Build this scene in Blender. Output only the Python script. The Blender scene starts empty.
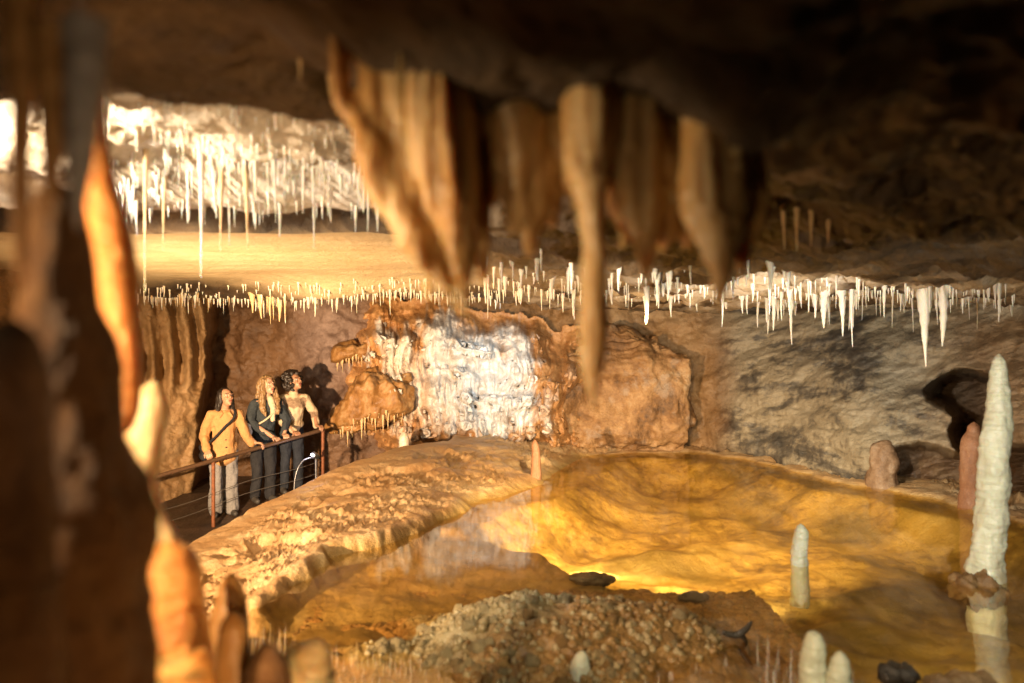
import bpy, math, random
import numpy as np
from mathutils import Vector, Matrix

# ------------------------------------------------------------------ frame
F = 796.4; CX = 512.0; CY = 341.5; H = 1.64
def P(px, py, d):
    """pixel of the photograph at a chosen distance -> point of the cave (metres, water at z=0)"""
    return np.array([(px - CX) / F * d, d, H + (CY - py) / F * d])

scene = bpy.context.scene
COL = scene.collection
rnd = random.Random(11)
rng = np.random.RandomState(7)

# ------------------------------------------------------------------ noise
_perm = rng.permutation(256)
PERM = np.concatenate([_perm, _perm, _perm])
GR = rng.normal(size=(256, 3)); GR /= np.linalg.norm(GR, axis=1)[:, None]
def pn(p):
    i = np.floor(p).astype(np.int64); f = p - i; i &= 255
    u = f * f * f * (f * (f * 6 - 15) + 10)
    out = np.zeros(len(p))
    for dx in (0, 1):
        for dy in (0, 1):
            for dz in (0, 1):
                h = PERM[PERM[PERM[(i[:, 0] + dx) & 255] + ((i[:, 1] + dy) & 255)] + ((i[:, 2] + dz) & 255)]
                g = GR[h]
                dot = g[:, 0] * (f[:, 0] - dx) + g[:, 1] * (f[:, 1] - dy) + g[:, 2] * (f[:, 2] - dz)
                w = (u[:, 0] if dx else 1 - u[:, 0]) * (u[:, 1] if dy else 1 - u[:, 1]) * (u[:, 2] if dz else 1 - u[:, 2])
                out += dot * w
    return out * 1.4
def fbm(p, s=1.0, octv=4, gain=0.5, ridged=False):
    p = np.asarray(p, float) * s; a = 1.0; o = np.zeros(len(p))
    for k in range(octv):
        n = pn(p + k * 17.3)
        o += a * ((1 - 2 * np.abs(n)) if ridged else n)
        p = p * 2.03; a *= gain
    return o
def worley(p2):
    """2-D cell noise: distance to nearest and second nearest point"""
    i = np.floor(p2).astype(np.int64); f = p2 - i
    f1 = np.full(len(p2), 9.0); f2 = np.full(len(p2), 9.0)
    for dx in (-1, 0, 1):
        for dy in (-1, 0, 1):
            h = PERM[PERM[(i[:, 0] + dx) & 255] + ((i[:, 1] + dy) & 255)]
            jx = (h * 37 % 251) / 251.0; jy = (h * 91 % 241) / 241.0
            d = np.hypot(dx + jx - f[:, 0], dy + jy - f[:, 1])
            nf1 = np.minimum(f1, d); f2 = np.minimum(np.maximum(f1, d), f2); f1 = nf1
    return f1, f2
def sstep(a, b, x):
    t = np.clip((x - a) / (b - a), 0, 1); return t * t * (3 - 2 * t)
def sdpoly(pts, poly):
    """signed distance, positive inside"""
    poly = np.asarray(poly, float); n = len(poly)
    x, y = pts[:, 0], pts[:, 1]
    d = np.full(len(pts), 1e9); ins = np.zeros(len(pts), bool)
    for k in range(n):
        a = poly[k]; b = poly[(k + 1) % n]; e = b - a
        wx, wy = x - a[0], y - a[1]
        t = np.clip((wx * e[0] + wy * e[1]) / (e @ e + 1e-12), 0, 1)
        d = np.minimum(d, (wx - e[0] * t) ** 2 + (wy - e[1] * t) ** 2)
        c = ((a[1] > y) != (b[1] > y)) & (x < (b[0] - a[0]) * (y - a[1]) / (b[1] - a[1] + 1e-12) + a[0])
        ins ^= c
    return np.where(ins, 1, -1) * np.sqrt(d)
class RBF:
    def __init__(self, X, v):
        self.X = np.asarray(X, float); n = len(X); m = self.X.shape[1]
        r = np.linalg.norm(self.X[:, None] - self.X[None], axis=2)
        A = np.zeros((n + m + 1, n + m + 1)); A[:n, :n] = r
        A[:n, n] = 1; A[n, :n] = 1; A[:n, n + 1:] = self.X; A[n + 1:, :n] = self.X.T
        self.w = np.linalg.solve(A, np.concatenate([v, np.zeros(m + 1)]))
    def __call__(self, q):
        q = np.asarray(q, float); out = np.empty(len(q)); n = len(self.X)
        for s in range(0, len(q), 40000):
            c = q[s:s + 40000]
            r = np.linalg.norm(c[:, None] - self.X[None], axis=2)
            out[s:s + 40000] = r @ self.w[:n] + self.w[n] + c @ self.w[n + 1:]
        return out

# ------------------------------------------------------------------ mesh helpers
def mk_mesh(name, V, Fc, mats=(), smooth=True, attrs=None):
    me = bpy.data.meshes.new(name)
    V = np.asarray(V, float)
    if isinstance(Fc, np.ndarray):
        nf, k = Fc.shape
        me.vertices.add(len(V)); me.vertices.foreach_set('co', V.ravel())
        me.loops.add(nf * k); me.loops.foreach_set('vertex_index', Fc.ravel().astype(np.int32))
        me.polygons.add(nf); me.polygons.foreach_set('loop_start', np.arange(0, nf * k, k, dtype=np.int32))
        me.update(calc_edges=True); me.validate()
    else:
        me.from_pydata([tuple(v) for v in V], [], [tuple(f) for f in Fc]); me.update()
    me.polygons.foreach_set('use_smooth', np.full(len(me.polygons), smooth, bool))
    for m in mats: me.materials.append(m)
    for k, a in (attrs or {}).items():
        a = np.asarray(a, float)
        if a.ndim == 1:
            at = me.attributes.new(k, 'FLOAT', 'POINT'); at.data.foreach_set('value', a)
        else:
            at = me.attributes.new(k, 'FLOAT_COLOR', 'POINT')
            at.data.foreach_set('color', np.c_[a, np.ones(len(a))].ravel())
    return me
def add(name, me, parent=None, loc=None):
    o = bpy.data.objects.new(name, me); COL.objects.link(o)
    if parent: o.parent = parent
    if loc is not None: o.location = loc
    return o
def tag(o, label=None, cat=None, group=None, kind=None):
    if label: o['label'] = label
    if cat: o['category'] = cat
    if group: o['group'] = group
    if kind: o['kind'] = kind
    return o
def empty(name, loc, rz=0.0):
    o = bpy.data.objects.new(name, None); COL.objects.link(o)
    o.location = loc; o.rotation_euler = (0, 0, rz); o.empty_display_size = 0.1
    return o
def grid_faces(nu, nv):
    i = np.arange((nu - 1) * (nv - 1)); r = i // (nv - 1); c = i % (nv - 1)
    a = r * nv + c
    return np.stack([a, a + 1, a + nv + 1, a + nv], 1)
def catmull(pts, n):
    pts = np.asarray(pts, float); m = len(pts)
    t = np.linspace(0, m - 1, n); i = np.clip(t.astype(int), 0, m - 2); f = (t - i)[:, None]
    g = lambda k: pts[np.clip(k, 0, m - 1)]
    p0, p1, p2, p3 = g(i - 1), g(i), g(i + 1), g(i + 2)
    return 0.5 * ((2 * p1) + (-p0 + p2) * f + (2 * p0 - 5 * p1 + 4 * p2 - p3) * f ** 2 + (-p0 + 3 * p1 - 3 * p2 + p3) * f ** 3)
def sweep(pts, radii, seg=24, rings=60, flat=1.0, flat_dir=None, linear=False):
    """closed tapered body along a polyline; flat>1 widens it along flat_dir"""
    A = np.c_[np.asarray(pts, float), np.asarray(radii, float)]
    if linear:
        t = np.linspace(0, len(A) - 1, rings)
        S = np.stack([np.interp(t, np.arange(len(A)), A[:, k]) for k in range(4)], 1)
    else:
        S = catmull(A, rings)
    C, R = S[:, :3], np.maximum(S[:, 3], 1e-4)
    T = np.gradient(C, axis=0); T /= np.linalg.norm(T, axis=1)[:, None] + 1e-12
    up = np.array([0.0, 1, 0]) if flat_dir is None else np.cross(T.mean(0), flat_dir)
    if np.linalg.norm(np.cross(T.mean(0), up)) < 0.2: up = np.array([1.0, 0, 0])
    U = np.cross(T, up); U /= np.linalg.norm(U, axis=1)[:, None] + 1e-12
    W = np.cross(T, U)
    th = np.linspace(0, 2 * np.pi, seg, endpoint=False)
    V = C[:, None] + R[:, None, None] * (flat * U[:, None] * np.cos(th)[None, :, None] + W[:, None] * np.sin(th)[None, :, None])
    V = V.reshape(-1, 3)
    Fc = []
    for r in range(rings - 1):
        for s in range(seg):
            a = r * seg + s; b = r * seg + (s + 1) % seg
            Fc.append((a, b, b + seg, a + seg))
    n = len(V)
    V = np.vstack([V, C[0], C[-1]])
    Fq = Fc
    tri = [(n, (s + 1) % seg, s) for s in range(seg)] + [(n + 1, (rings - 1) * seg + s, (rings - 1) * seg + (s + 1) % seg) for s in range(seg)]
    return V, Fq + tri
def merge(parts):
    V = []; Fc = []; k = 0
    for v, f in parts:
        V.append(np.asarray(v)); Fc += [tuple(i + k for i in q) for q in f]; k += len(v)
    return np.vstack(V), Fc
def capsule(p0, r0, p1, r1, seg=14, k=5):
    p0 = np.asarray(p0, float); p1 = np.asarray(p1, float)
    ax = p1 - p0; L = np.linalg.norm(ax); ax = ax / L if L > 1e-9 else np.array([0, 0, 1.0])
    pts = []; rad = []
    for a in np.linspace(-np.pi / 2 + 0.05, 0, k): pts.append(p0 + ax * r0 * math.sin(a)); rad.append(r0 * math.cos(a))
    for a in np.linspace(0, np.pi / 2 - 0.05, k): pts.append(p1 + ax * r1 * math.sin(a)); rad.append(r1 * math.cos(a))
    return sweep(pts, rad, seg, len(pts), linear=True)
def ellipsoid(c, r, seg=20, rings=14, R=None):
    c = np.asarray(c, float); V = []; Fc = []
    for i in range(rings + 1):
        a = np.pi * i / rings
        for s in range(seg):
            t = 2 * np.pi * s / seg
            V.append((r[0] * math.sin(a) * math.cos(t), r[1] * math.sin(a) * math.sin(t), r[2] * math.cos(a)))
    V = np.array(V)
    if R is not None: V = V @ np.asarray(R).T
    for i in range(rings):
        for s in range(seg):
            a = i * seg + s; b = i * seg + (s + 1) % seg
            Fc.append((a, a + seg, b + seg, b))
    return V + c, Fc
def box(c, s, R=None):
    V = np.array([(x, y, z) for x in (-1, 1) for y in (-1, 1) for z in (-1, 1)], float) * np.asarray(s) / 2
    if R is not None: V = V @ np.asarray(R).T
    return V + np.asarray(c), [(0, 1, 3, 2), (4, 6, 7, 5), (0, 4, 5, 1), (2, 3, 7, 6), (0, 2, 6, 4), (1, 5, 7, 3)]
def remesh(parts, voxel, smooth=4, fac=0.5):
    """fuse overlapping closed bodies into ONE continuous skin, returned as arrays"""
    V, Fc = merge(parts)
    me = bpy.data.meshes.new('tmp'); me.from_pydata([tuple(v) for v in V], [], Fc); me.update()
    o = bpy.data.objects.new('tmp', me); COL.objects.link(o)
    m = o.modifiers.new('r', 'REMESH'); m.mode = 'VOXEL'; m.voxel_size = voxel
    if smooth:
        s = o.modifiers.new('s', 'SMOOTH'); s.iterations = smooth; s.factor = fac
    dg = bpy.context.evaluated_depsgraph_get(); dg.update()
    ev = o.evaluated_get(dg); em = ev.to_mesh()
    n = len(em.vertices); co = np.empty(n * 3); em.vertices.foreach_get('co', co)
    no = np.empty(n * 3); em.vertex_normals.foreach_get('vector', no)
    fs = [tuple(p.vertices) for p in em.polygons]
    ev.to_mesh_clear(); bpy.data.objects.remove(o); bpy.data.meshes.remove(me)
    return co.reshape(-1, 3), no.reshape(-1, 3), fs
def normals_of(V, Fc):
    me = bpy.data.meshes.new('tmp'); me.from_pydata([tuple(v) for v in V], [], Fc); me.update()
    no = np.empty(len(V) * 3); me.vertex_normals.foreach_get('vector', no); bpy.data.meshes.remove(me)
    return no.reshape(-1, 3)
def rotm(yaw, pitch, roll=0.0):
    return np.array(Matrix.Rotation(yaw, 3, 'Z') @ Matrix.Rotation(pitch, 3, 'X') @ Matrix.Rotation(roll, 3, 'Y'))

# ------------------------------------------------------------------ materials
def new_mat(name):
    m = bpy.data.materials.new(name); m.use_nodes = True
    nt = m.node_tree; b = nt.nodes['Principled BSDF']
    return m, nt, b
def N(nt, t, **kw):
    n = nt.nodes.new(t)
    for k, v in kw.items():
        if k in n.inputs: n.inputs[k].default_value = v
        else: setattr(n, k, v)
    return n
def c4(c): return (c[0], c[1], c[2], 1)
def coords(nt, scale=(1, 1, 1), rot=(0, 0, 0)):
    tc = N(nt, 'ShaderNodeTexCoord'); mp = N(nt, 'ShaderNodeMapping')
    mp.inputs['Scale'].default_value = scale; mp.inputs['Rotation'].default_value = rot
    nt.links.new(tc.outputs['Object'], mp.inputs['Vector']); return mp.outputs['Vector']
def noise(nt, vec, s, det=6, rough=0.55, dist=0.0):
    n = N(nt, 'ShaderNodeTexNoise'); n.inputs['Scale'].default_value = s; n.inputs['Detail'].default_value = det
    n.inputs['Roughness'].default_value = rough; n.inputs['Distortion'].default_value = dist
    nt.links.new(vec, n.inputs['Vector']); return n.outputs['Fac']
def ramp(nt, fac, stops):
    r = N(nt, 'ShaderNodeValToRGB'); e = r.color_ramp.elements
    while len(e) < len(stops): e.new(0.5)
    for el, (p, c) in zip(e, stops): el.position = p; el.color = c4(c)
    nt.links.new(fac, r.inputs['Fac']); return r.outputs['Color']
def mix(nt, fac, a, b, mode='MIX'):
    m = N(nt, 'ShaderNodeMix'); m.data_type = 'RGBA'; m.blend_type = mode
    for s, v in ((0, fac), (6, a), (7, b)):
        if hasattr(v, 'links') or hasattr(v, 'is_linked'): nt.links.new(v, m.inputs[s])
        elif s == 0: m.inputs[0].default_value = v
        else: m.inputs[s].default_value = c4(v)
    return m.outputs[2]
def attr(nt, name, col=False):
    a = N(nt, 'ShaderNodeAttribute'); a.attribute_name = name
    return a.outputs['Color'] if col else a.outputs['Fac']
def madd(nt, a, k, b=None):
    m = N(nt, 'ShaderNodeMath'); m.operation = 'MULTIPLY_ADD'
    nt.links.new(a, m.inputs[0]); m.inputs[1].default_value = k
    if b is None: m.inputs[2].default_value = 0
    else: nt.links.new(b, m.inputs[2])
    return m.outputs[0]
def bump(nt, b, h, dist, strength=1.0):
    n = N(nt, 'ShaderNodeBump'); n.inputs['Strength'].default_value = strength; n.inputs['Distance'].default_value = dist
    nt.links.new(h, n.inputs['Height']); nt.links.new(n.outputs['Normal'], b.inputs['Normal'])
def setin(b, **kw):
    for k, v in kw.items(): b.inputs[k.replace('_', ' ')].default_value = v
def rough_map(nt, b, fac, lo, hi):
    m = N(nt, 'ShaderNodeMapRange'); m.inputs['To Min'].default_value = lo; m.inputs['To Max'].default_value = hi
    m.inputs['From Min'].default_value = 0.3; m.inputs['From Max'].default_value = 0.7
    nt.links.new(fac, m.inputs['Value']); nt.links.new(m.outputs['Result'], b.inputs['Roughness'])

def rock(name, stops, s=1.4, stretch=(1, 1, 1), rot=(0, 0, 0), bdist=0.05, fine=18, r=(0.35, 0.75), spots=None, tints=(), spec=0.5):
    """weathered limestone: two scales of colour, fine grain, damp sheen. tints = (attribute, stops) pairs"""
    m, nt, b = new_mat(name)
    v = coords(nt, stretch, rot); v0 = coords(nt)
    n1 = noise(nt, v, s, 8, 0.6, 0.6); n2 = noise(nt, v0, s * 6, 8, 0.65)
    f = madd(nt, n2, 0.35, madd(nt, n1, 0.65))
    c = ramp(nt, f, stops)
    for tn in tints:
        ff = f
        if len(tn) > 2:
            nb = noise(nt, coords(nt, tn[2], tn[3]), 1.0, 9, 0.62, 0.9); ff = madd(nt, n2, 0.25, madd(nt, nb, 0.75))
        c = mix(nt, attr(nt, tn[0]), c, ramp(nt, ff, tn[1]))
    if spots:
        k = ramp(nt, noise(nt, v0, spots[0], 5, 0.6), [(spots[1], (0, 0, 0)), (spots[1] + 0.12, (1, 1, 1))])
        c = mix(nt, k, c, spots[2])
    gr = noise(nt, v0, fine * 3, 4, 0.7)
    c = mix(nt, 0.35, c, ramp(nt, gr, [(0.3, (0.55, 0.55, 0.55)), (0.7, (1.3, 1.3, 1.3))]), 'MULTIPLY')
    nt.links.new(c, b.inputs['Base Color'])
    h = madd(nt, noise(nt, v0, fine, 10, 0.65), 0.5, n1)
    bump(nt, b, h, bdist)
    rough_map(nt, b, noise(nt, v0, s * 3, 4), *r)
    setin(b, Specular_IOR_Level=spec)
    return m
def calcite(name, ca, cb, sss=0.35, scale=0.04, streak=7.0, r=0.32, bd=0.01, stain=None, radius=(1.0, 0.5, 0.22), fine=40, rings=0.3):
    """translucent dripstone, colour drawn out in vertical streaks and faint growth rings"""
    m, nt, b = new_mat(name)
    v = coords(nt, (1, 1, 0.16)); v0 = coords(nt); vr = coords(nt, (0.15, 0.15, 1))
    n = noise(nt, v, streak, 6, 0.6, 0.4)
    rg = noise(nt, vr, streak * 3, 4, 0.6)
    f = madd(nt, rg, rings, madd(nt, n, 1 - rings))
    c = ramp(nt, f, [(0.33, ca), (0.66, cb)])
    if stain:
        k = ramp(nt, noise(nt, v, streak * 0.5, 5, 0.6), [(0.5, (0, 0, 0)), (0.66, (1, 1, 1))])
        c = mix(nt, k, c, stain)
    nt.links.new(c, b.inputs['Base Color'])
    h = madd(nt, noise(nt, v0, fine, 8, 0.6), 0.6, rg if rings > 0.1 else n)
    bump(nt, b, h, bd)
    setin(b, Roughness=r, Subsurface_Weight=sss, Subsurface_Radius=radius, Subsurface_Scale=scale)
    return m
def plain(name, c, r=0.6, metal=0.0, var=0.15, s=30, bd=0.002, sheen=0.0):
    m, nt, b = new_mat(name)
    n = noise(nt, coords(nt), s, 5, 0.6)
    cc = ramp(nt, n, [(0.3, tuple(x * (1 - var) for x in c)), (0.7, tuple(min(1, x * (1 + var)) for x in c))])
    nt.links.new(cc, b.inputs['Base Color']); bump(nt, b, n, bd)
    setin(b, Roughness=r, Metallic=metal)
    if sheen: setin(b, Sheen_Weight=sheen)
    return m

M = {}
M['ceil'] = rock('ceiling_limestone', [(0.36, (0.012, 0.007, 0.004)), (0.5, (0.060, 0.033, 0.014)), (0.68, (0.19, 0.115, 0.052))], s=0.9,
                 stretch=(1, 1, 2), bdist=0.06, fine=14,
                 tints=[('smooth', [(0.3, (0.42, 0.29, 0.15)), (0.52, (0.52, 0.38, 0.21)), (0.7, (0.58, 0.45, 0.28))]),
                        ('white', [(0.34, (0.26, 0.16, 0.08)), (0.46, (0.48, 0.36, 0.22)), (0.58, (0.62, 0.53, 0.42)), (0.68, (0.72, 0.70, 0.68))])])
M['wall'] = rock('wall_limestone', [(0.32, (0.07, 0.035, 0.016)), (0.5, (0.15, 0.075, 0.03)), (0.68, (0.24, 0.13, 0.06))], s=1.2, bdist=0.06, fine=14,
                 tints=[('grey', [(0.36, (0.035, 0.034, 0.034)), (0.45, (0.12, 0.105, 0.085)), (0.51, (0.32, 0.27, 0.19)), (0.58, (0.36, 0.31, 0.23)), (0.68, (0.50, 0.45, 0.36))], (0.55, 0.5, 1.9), (0, math.radians(28), 0)),
                        ('violet', [(0.35, (0.13, 0.075, 0.05)), (0.6, (0.30, 0.21, 0.17)), (0.72, (0.4, 0.33, 0.30))]),
                        ('tan', [(0.32, (0.16, 0.085, 0.03)), (0.5, (0.34, 0.20, 0.085)), (0.68, (0.46, 0.31, 0.16))])])
M['boulder'] = rock('rusty_limestone', [(0.34, (0.08, 0.042, 0.02)), (0.46, (0.25, 0.13, 0.05)), (0.56, (0.40, 0.235, 0.105)), (0.68, (0.54, 0.40, 0.25))], s=1.6, bdist=0.08, fine=9,
                    spots=(2.2, 0.56, (0.36, 0.27, 0.20)))
M['cascade'] = rock('white_flowstone', [(0.30, (0.34, 0.19, 0.09)), (0.42, (0.62, 0.55, 0.47)), (0.62, (0.80, 0.80, 0.78))], s=3.2, stretch=(1.6, 1.0, 0.28),
                    bdist=0.05, fine=16, r=(0.2, 0.5), tints=[('rust', [(0.32, (0.28, 0.11, 0.03)), (0.6, (0.55, 0.30, 0.12))])])
M['ochre'] = rock('ochre_flowstone', [(0.3, (0.12, 0.05, 0.015)), (0.5, (0.30, 0.145, 0.04)), (0.7, (0.52, 0.35, 0.18))], s=3.0, stretch=(1.5, 1.5, 0.4), bdist=0.03, fine=20)
M['straw'] = calcite('straw_calcite', (0.66, 0.55, 0.40), (0.80, 0.76, 0.68), 0.4, 0.02, 20, 0.3, 0.004)
M['straw_warm'] = calcite('warm_straw_calcite', (0.50, 0.30, 0.12), (0.72, 0.56, 0.34), 0.4, 0.02, 20, 0.35, 0.004)
M['white'] = calcite('white_calcite', (0.52, 0.50, 0.35), (0.78, 0.78, 0.64), 0.3, 0.03, 7, 0.22, 0.016, fine=26, stain=(0.46, 0.35, 0.19))
M['orange'] = calcite('orange_calcite', (0.46, 0.13, 0.02), (0.76, 0.42, 0.14), 0.7, 0.04, 11, 0.28, 0.02)
M['bright'] = calcite('cream_calcite', (0.72, 0.48, 0.22), (0.82, 0.68, 0.44), 0.6, 0.04, 9, 0.35, 0.008)
M['tan'] = calcite('tan_calcite', (0.34, 0.17, 0.055), (0.54, 0.31, 0.12), 0.5, 0.03, 9, 0.4, 0.008)
M['drape'] = calcite('drapery_calcite', (0.38, 0.20, 0.065), (0.56, 0.35, 0.145), 0.8, 0.04, 10, 0.35, 0.005, stain=(0.60, 0.43, 0.24), rings=0.0, radius=(1.0, 0.62, 0.32))
M['dark'] = rock('dark_column_stone', [(0.3, (0.05, 0.02, 0.007)), (0.5, (0.15, 0.065, 0.02)), (0.7, (0.28, 0.15, 0.05))], s=9, stretch=(1, 1, 0.5), bdist=0.05, fine=45)
M['blue'] = calcite('grey_calcite', (0.32, 0.27, 0.23), (0.55, 0.52, 0.50), 0.4, 0.02, 12, 0.35, 0.006)
M['pink'] = rock('pinkish_stalagmite', [(0.3, (0.22, 0.09, 0.04)), (0.5, (0.36, 0.17, 0.085)), (0.7, (0.5, 0.29, 0.17))], s=6, stretch=(1, 1, 0.4), bdist=0.02, fine=30)
M['stump'] = rock('stump_stone', [(0.3, (0.14, 0.08, 0.045)), (0.5, (0.27, 0.17, 0.10)), (0.7, (0.42, 0.32, 0.23))], s=6, stretch=(1, 1, 0.4), bdist=0.02, fine=30)
M['black_rock'] = rock('black_rock', [(0.35, (0.02, 0.016, 0.012)), (0.6, (0.07, 0.055, 0.04)), (0.72, (0.3, 0.27, 0.22))], s=6, bdist=0.02, fine=30, r=(0.2, 0.5))
M['pop'] = rock('cave_popcorn', [(0.3, (0.20, 0.13, 0.05)), (0.5, (0.40, 0.32, 0.17)), (0.7, (0.60, 0.55, 0.38))], s=9, bdist=0.01, fine=60, r=(0.15, 0.4),
                tints=[('rust', [(0.3, (0.13, 0.065, 0.018)), (0.5, (0.30, 0.17, 0.06)), (0.68, (0.46, 0.27, 0.10))])])
M['mound'] = rock('mound_stone', [(0.3, (0.10, 0.05, 0.018)), (0.5, (0.22, 0.12, 0.045)), (0.7, (0.36, 0.24, 0.11))], s=4, bdist=0.02, fine=40)

# ground: bank, pool bottom and footpath in one sheet
m, nt, b = new_mat('cave_ground'); M['ground'] = m
v0 = coords(nt)
n1 = noise(nt, v0, 1.6, 8, 0.6, 0.5); n2 = noise(nt, v0, 9, 8, 0.65); f = madd(nt, n2, 0.4, madd(nt, n1, 0.6))
cb = ramp(nt, f, [(0.32, (0.34, 0.17, 0.06)), (0.48, (0.52, 0.33, 0.16)), (0.62, (0.62, 0.46, 0.27)), (0.72, (0.68, 0.55, 0.38))])
cp = ramp(nt, f, [(0.34, (0.12, 0.065, 0.014)), (0.44, (0.32, 0.19, 0.036)), (0.53, (0.52, 0.33, 0.07)), (0.7, (0.62, 0.44, 0.15))])
cs = ramp(nt, f, [(0.34, (0.16, 0.095, 0.025)), (0.5, (0.36, 0.235, 0.075)), (0.68, (0.50, 0.36, 0.15))])
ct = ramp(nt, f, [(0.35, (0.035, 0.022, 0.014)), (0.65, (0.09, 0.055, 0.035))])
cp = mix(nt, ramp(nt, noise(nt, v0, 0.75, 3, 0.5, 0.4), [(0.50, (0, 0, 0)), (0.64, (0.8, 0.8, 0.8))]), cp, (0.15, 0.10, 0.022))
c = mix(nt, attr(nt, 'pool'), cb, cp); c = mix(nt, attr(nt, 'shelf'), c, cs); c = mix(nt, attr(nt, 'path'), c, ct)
gr = noise(nt, v0, 60, 4, 0.7)
c = mix(nt, 0.35, c, ramp(nt, gr, [(0.3, (0.6, 0.6, 0.6)), (0.7, (1.25, 1.25, 1.25))]), 'MULTIPLY')
nt.links.new(c, b.inputs['Base Color'])
bump(nt, b, madd(nt, noise(nt, v0, 26, 10, 0.65), 0.5, n2), 0.022)
rough_map(nt, b, n2, 0.3, 0.65)

# water: clear, faintly amber, mirror at grazing angles
m = bpy.data.materials.new('pool_water'); m.use_nodes = True; nt = m.node_tree; M['water'] = m
nt.nodes.remove(nt.nodes['Principled BSDF'])
out = nt.nodes['Material Output']
tr = N(nt, 'ShaderNodeBsdfTransparent'); tr.inputs['Color'].default_value = (0.93, 0.84, 0.62, 1)
gl = N(nt, 'ShaderNodeBsdfGlossy'); gl.inputs['Roughness'].default_value = 0.05
fr = N(nt, 'ShaderNodeFresnel'); fr.inputs['IOR'].default_value = 1.33
bp = N(nt, 'ShaderNodeBump'); bp.inputs['Strength'].default_value = 0.04; bp.inputs['Distance'].default_value = 0.004
nt.links.new(noise(nt, coords(nt), 5, 3, 0.5), bp.inputs['Height'])
nt.links.new(bp.outputs['Normal'], gl.inputs['Normal']); nt.links.new(bp.outputs['Normal'], fr.inputs['Normal'])
mx = N(nt, 'ShaderNodeMixShader')
nt.links.new(madd(nt, fr.outputs[0], 0.30), mx.inputs[0]); nt.links.new(tr.outputs[0], mx.inputs[1]); nt.links.new(gl.outputs[0], mx.inputs[2])
nt.links.new(mx.outputs[0], out.inputs['Surface'])

# ------------------------------------------------------------------ ceiling
def ceil_z(x, y, detail=True):
    x = np.asarray(x, float); y = np.asarray(y, float)
    p = np.stack([x, y, np.zeros_like(x)], 1)
    lf = 1 - sstep(-1.1, 0.6, x)                          # 1 on the left, 0 on the right
    z = 2.40 * lf + (2.20 - 0.012 * np.clip(x - 1, 0, 9)) * (1 - lf)
    sm = lf * sstep(5.45, 5.6, y) * (1 - sstep(9.2, 9.8, y))   # the flat smooth slab
    chamber = lf * sstep(2.45, 2.75, y) * (1 - sstep(4.0, 4.35, y))
    z += 0.17 * chamber
    ridge_y = 4.25 + 0.10 * np.sin(x * 2.1)
    z += 0.03 * lf * np.exp(-((y - ridge_y) / 0.22) ** 2)
    z += 0.42 * lf * sstep(ridge_y + .18, ridge_y + .34, y) * (1 - sstep(5.50, 5.58, y + 0.05 * np.sin(x * 5)))
    # far lip of the slab
    lip = 9.95 + 0.35 * np.sin(x * 1.5 + 1.0)
    z -= 0.15 * lf * np.exp(-((y - lip + 0.25) / 0.38) ** 2) * (1 + 0.8 * np.exp(-((x + 2.35) / 0.7) ** 2))
    z += 0.55 * lf * sstep(lip, lip + 0.25, y)
    # rock mass that carries the drapery close to the lens, and the lumpy roof before the lip
    z -= 0.12 * np.exp(-(((x - 0.55) / 0.42) ** 2 + ((y - 1.75) / 0.40) ** 2))
    z -= 0.17 * np.exp(-(((x + 0.12) / 0.36) ** 2 + ((y - 1.72) / 0.34) ** 2))
    lo = fbm(p, 0.55, 2)
    z += 0.05 * lo * (1 - 0.7 * sm)
    if detail:
        n = fbm(p + [3, 7, 1], 1.9, 5, 0.55); rdg = fbm(p * [1.0, 1.6, 1], 1.2, 5, 0.5, True)
        z += (0.075 * n - 0.035 * (rdg - 0.6)) * (1 - 0.93 * sm) * (0.7 + 0.8 * chamber + 0.7 * (1 - lf))
        z += sm * 0.022 * fbm(p * [0.3, 2.0, 1], 1.6, 5)
    return z
nu, nv = 900, 620
ang = np.radians(np.linspace(-47, 47, nu)); dist = np.exp(np.linspace(math.log(0.35), math.log(15.0), nv))
A, D = np.meshgrid(ang, dist, indexing='ij')
X = (np.tan(A) * D).ravel(); Y = D.ravel()
Z = ceil_z(X, Y)
lf = 1 - sstep(-1.1, 0.6, X)
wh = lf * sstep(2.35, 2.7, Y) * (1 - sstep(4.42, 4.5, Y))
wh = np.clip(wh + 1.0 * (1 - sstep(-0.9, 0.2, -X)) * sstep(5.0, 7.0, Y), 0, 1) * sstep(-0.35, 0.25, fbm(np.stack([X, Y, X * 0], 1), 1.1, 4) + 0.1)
smo = lf * sstep(5.58, 5.64, Y + 0.05 * np.sin(X * 5)) * (1 - sstep(9.2, 9.7, Y))
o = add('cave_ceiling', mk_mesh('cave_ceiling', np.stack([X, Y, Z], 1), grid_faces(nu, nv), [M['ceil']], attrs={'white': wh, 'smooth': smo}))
tag(o, 'low uneven limestone ceiling of the cave', kind='structure')

# ------------------------------------------------------------------ far wall
edge = np.array([(300, 215), (330, 213), (345, 207), (372, 209), (400, 203), (440, 200), (520, 196)])
W_pts = []
def w(px, py, d): W_pts.append((px, py, d))
for py, k in ((200, 0.5), (290, 0.25), (360, 0.0), (440, -0.1), (540, -0.2)):
    for px, d in ((-420, 3.6), (-300, 4.2), (-150, 5.6), (0, 8.0), (90, 10.2), (215, 12.0), (280, 12.1), (330, 12.0), (400, 12.4), (500, 12.5), (620, 12.6)):
        w(px, py, d + k * (0.3 if px < 300 else 1))
for px, lows in ((705, (12.9, 12.75, 12.3, 12.0, 12.0)), (770, (12.6, 12.3, 11.5, 11.0, 11.0)), (860, (11.4, 10.9, 9.9, 9.15, 9.0)),
                 (930, (10.4, 9.9, 9.1, 8.5, 8.3)), (1024, (9.4, 8.9, 8.3, 7.7, 7.4)), (1150, (7.6, 7.2, 6.8, 6.4, 6.2)), (1420, (5.0, 4.8, 4.6, 4.5, 4.4))):
    for py, d in zip((230, 300, 360, 440, 540), lows): w(px, py, d)
W_pts = np.array(W_pts, float)
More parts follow.
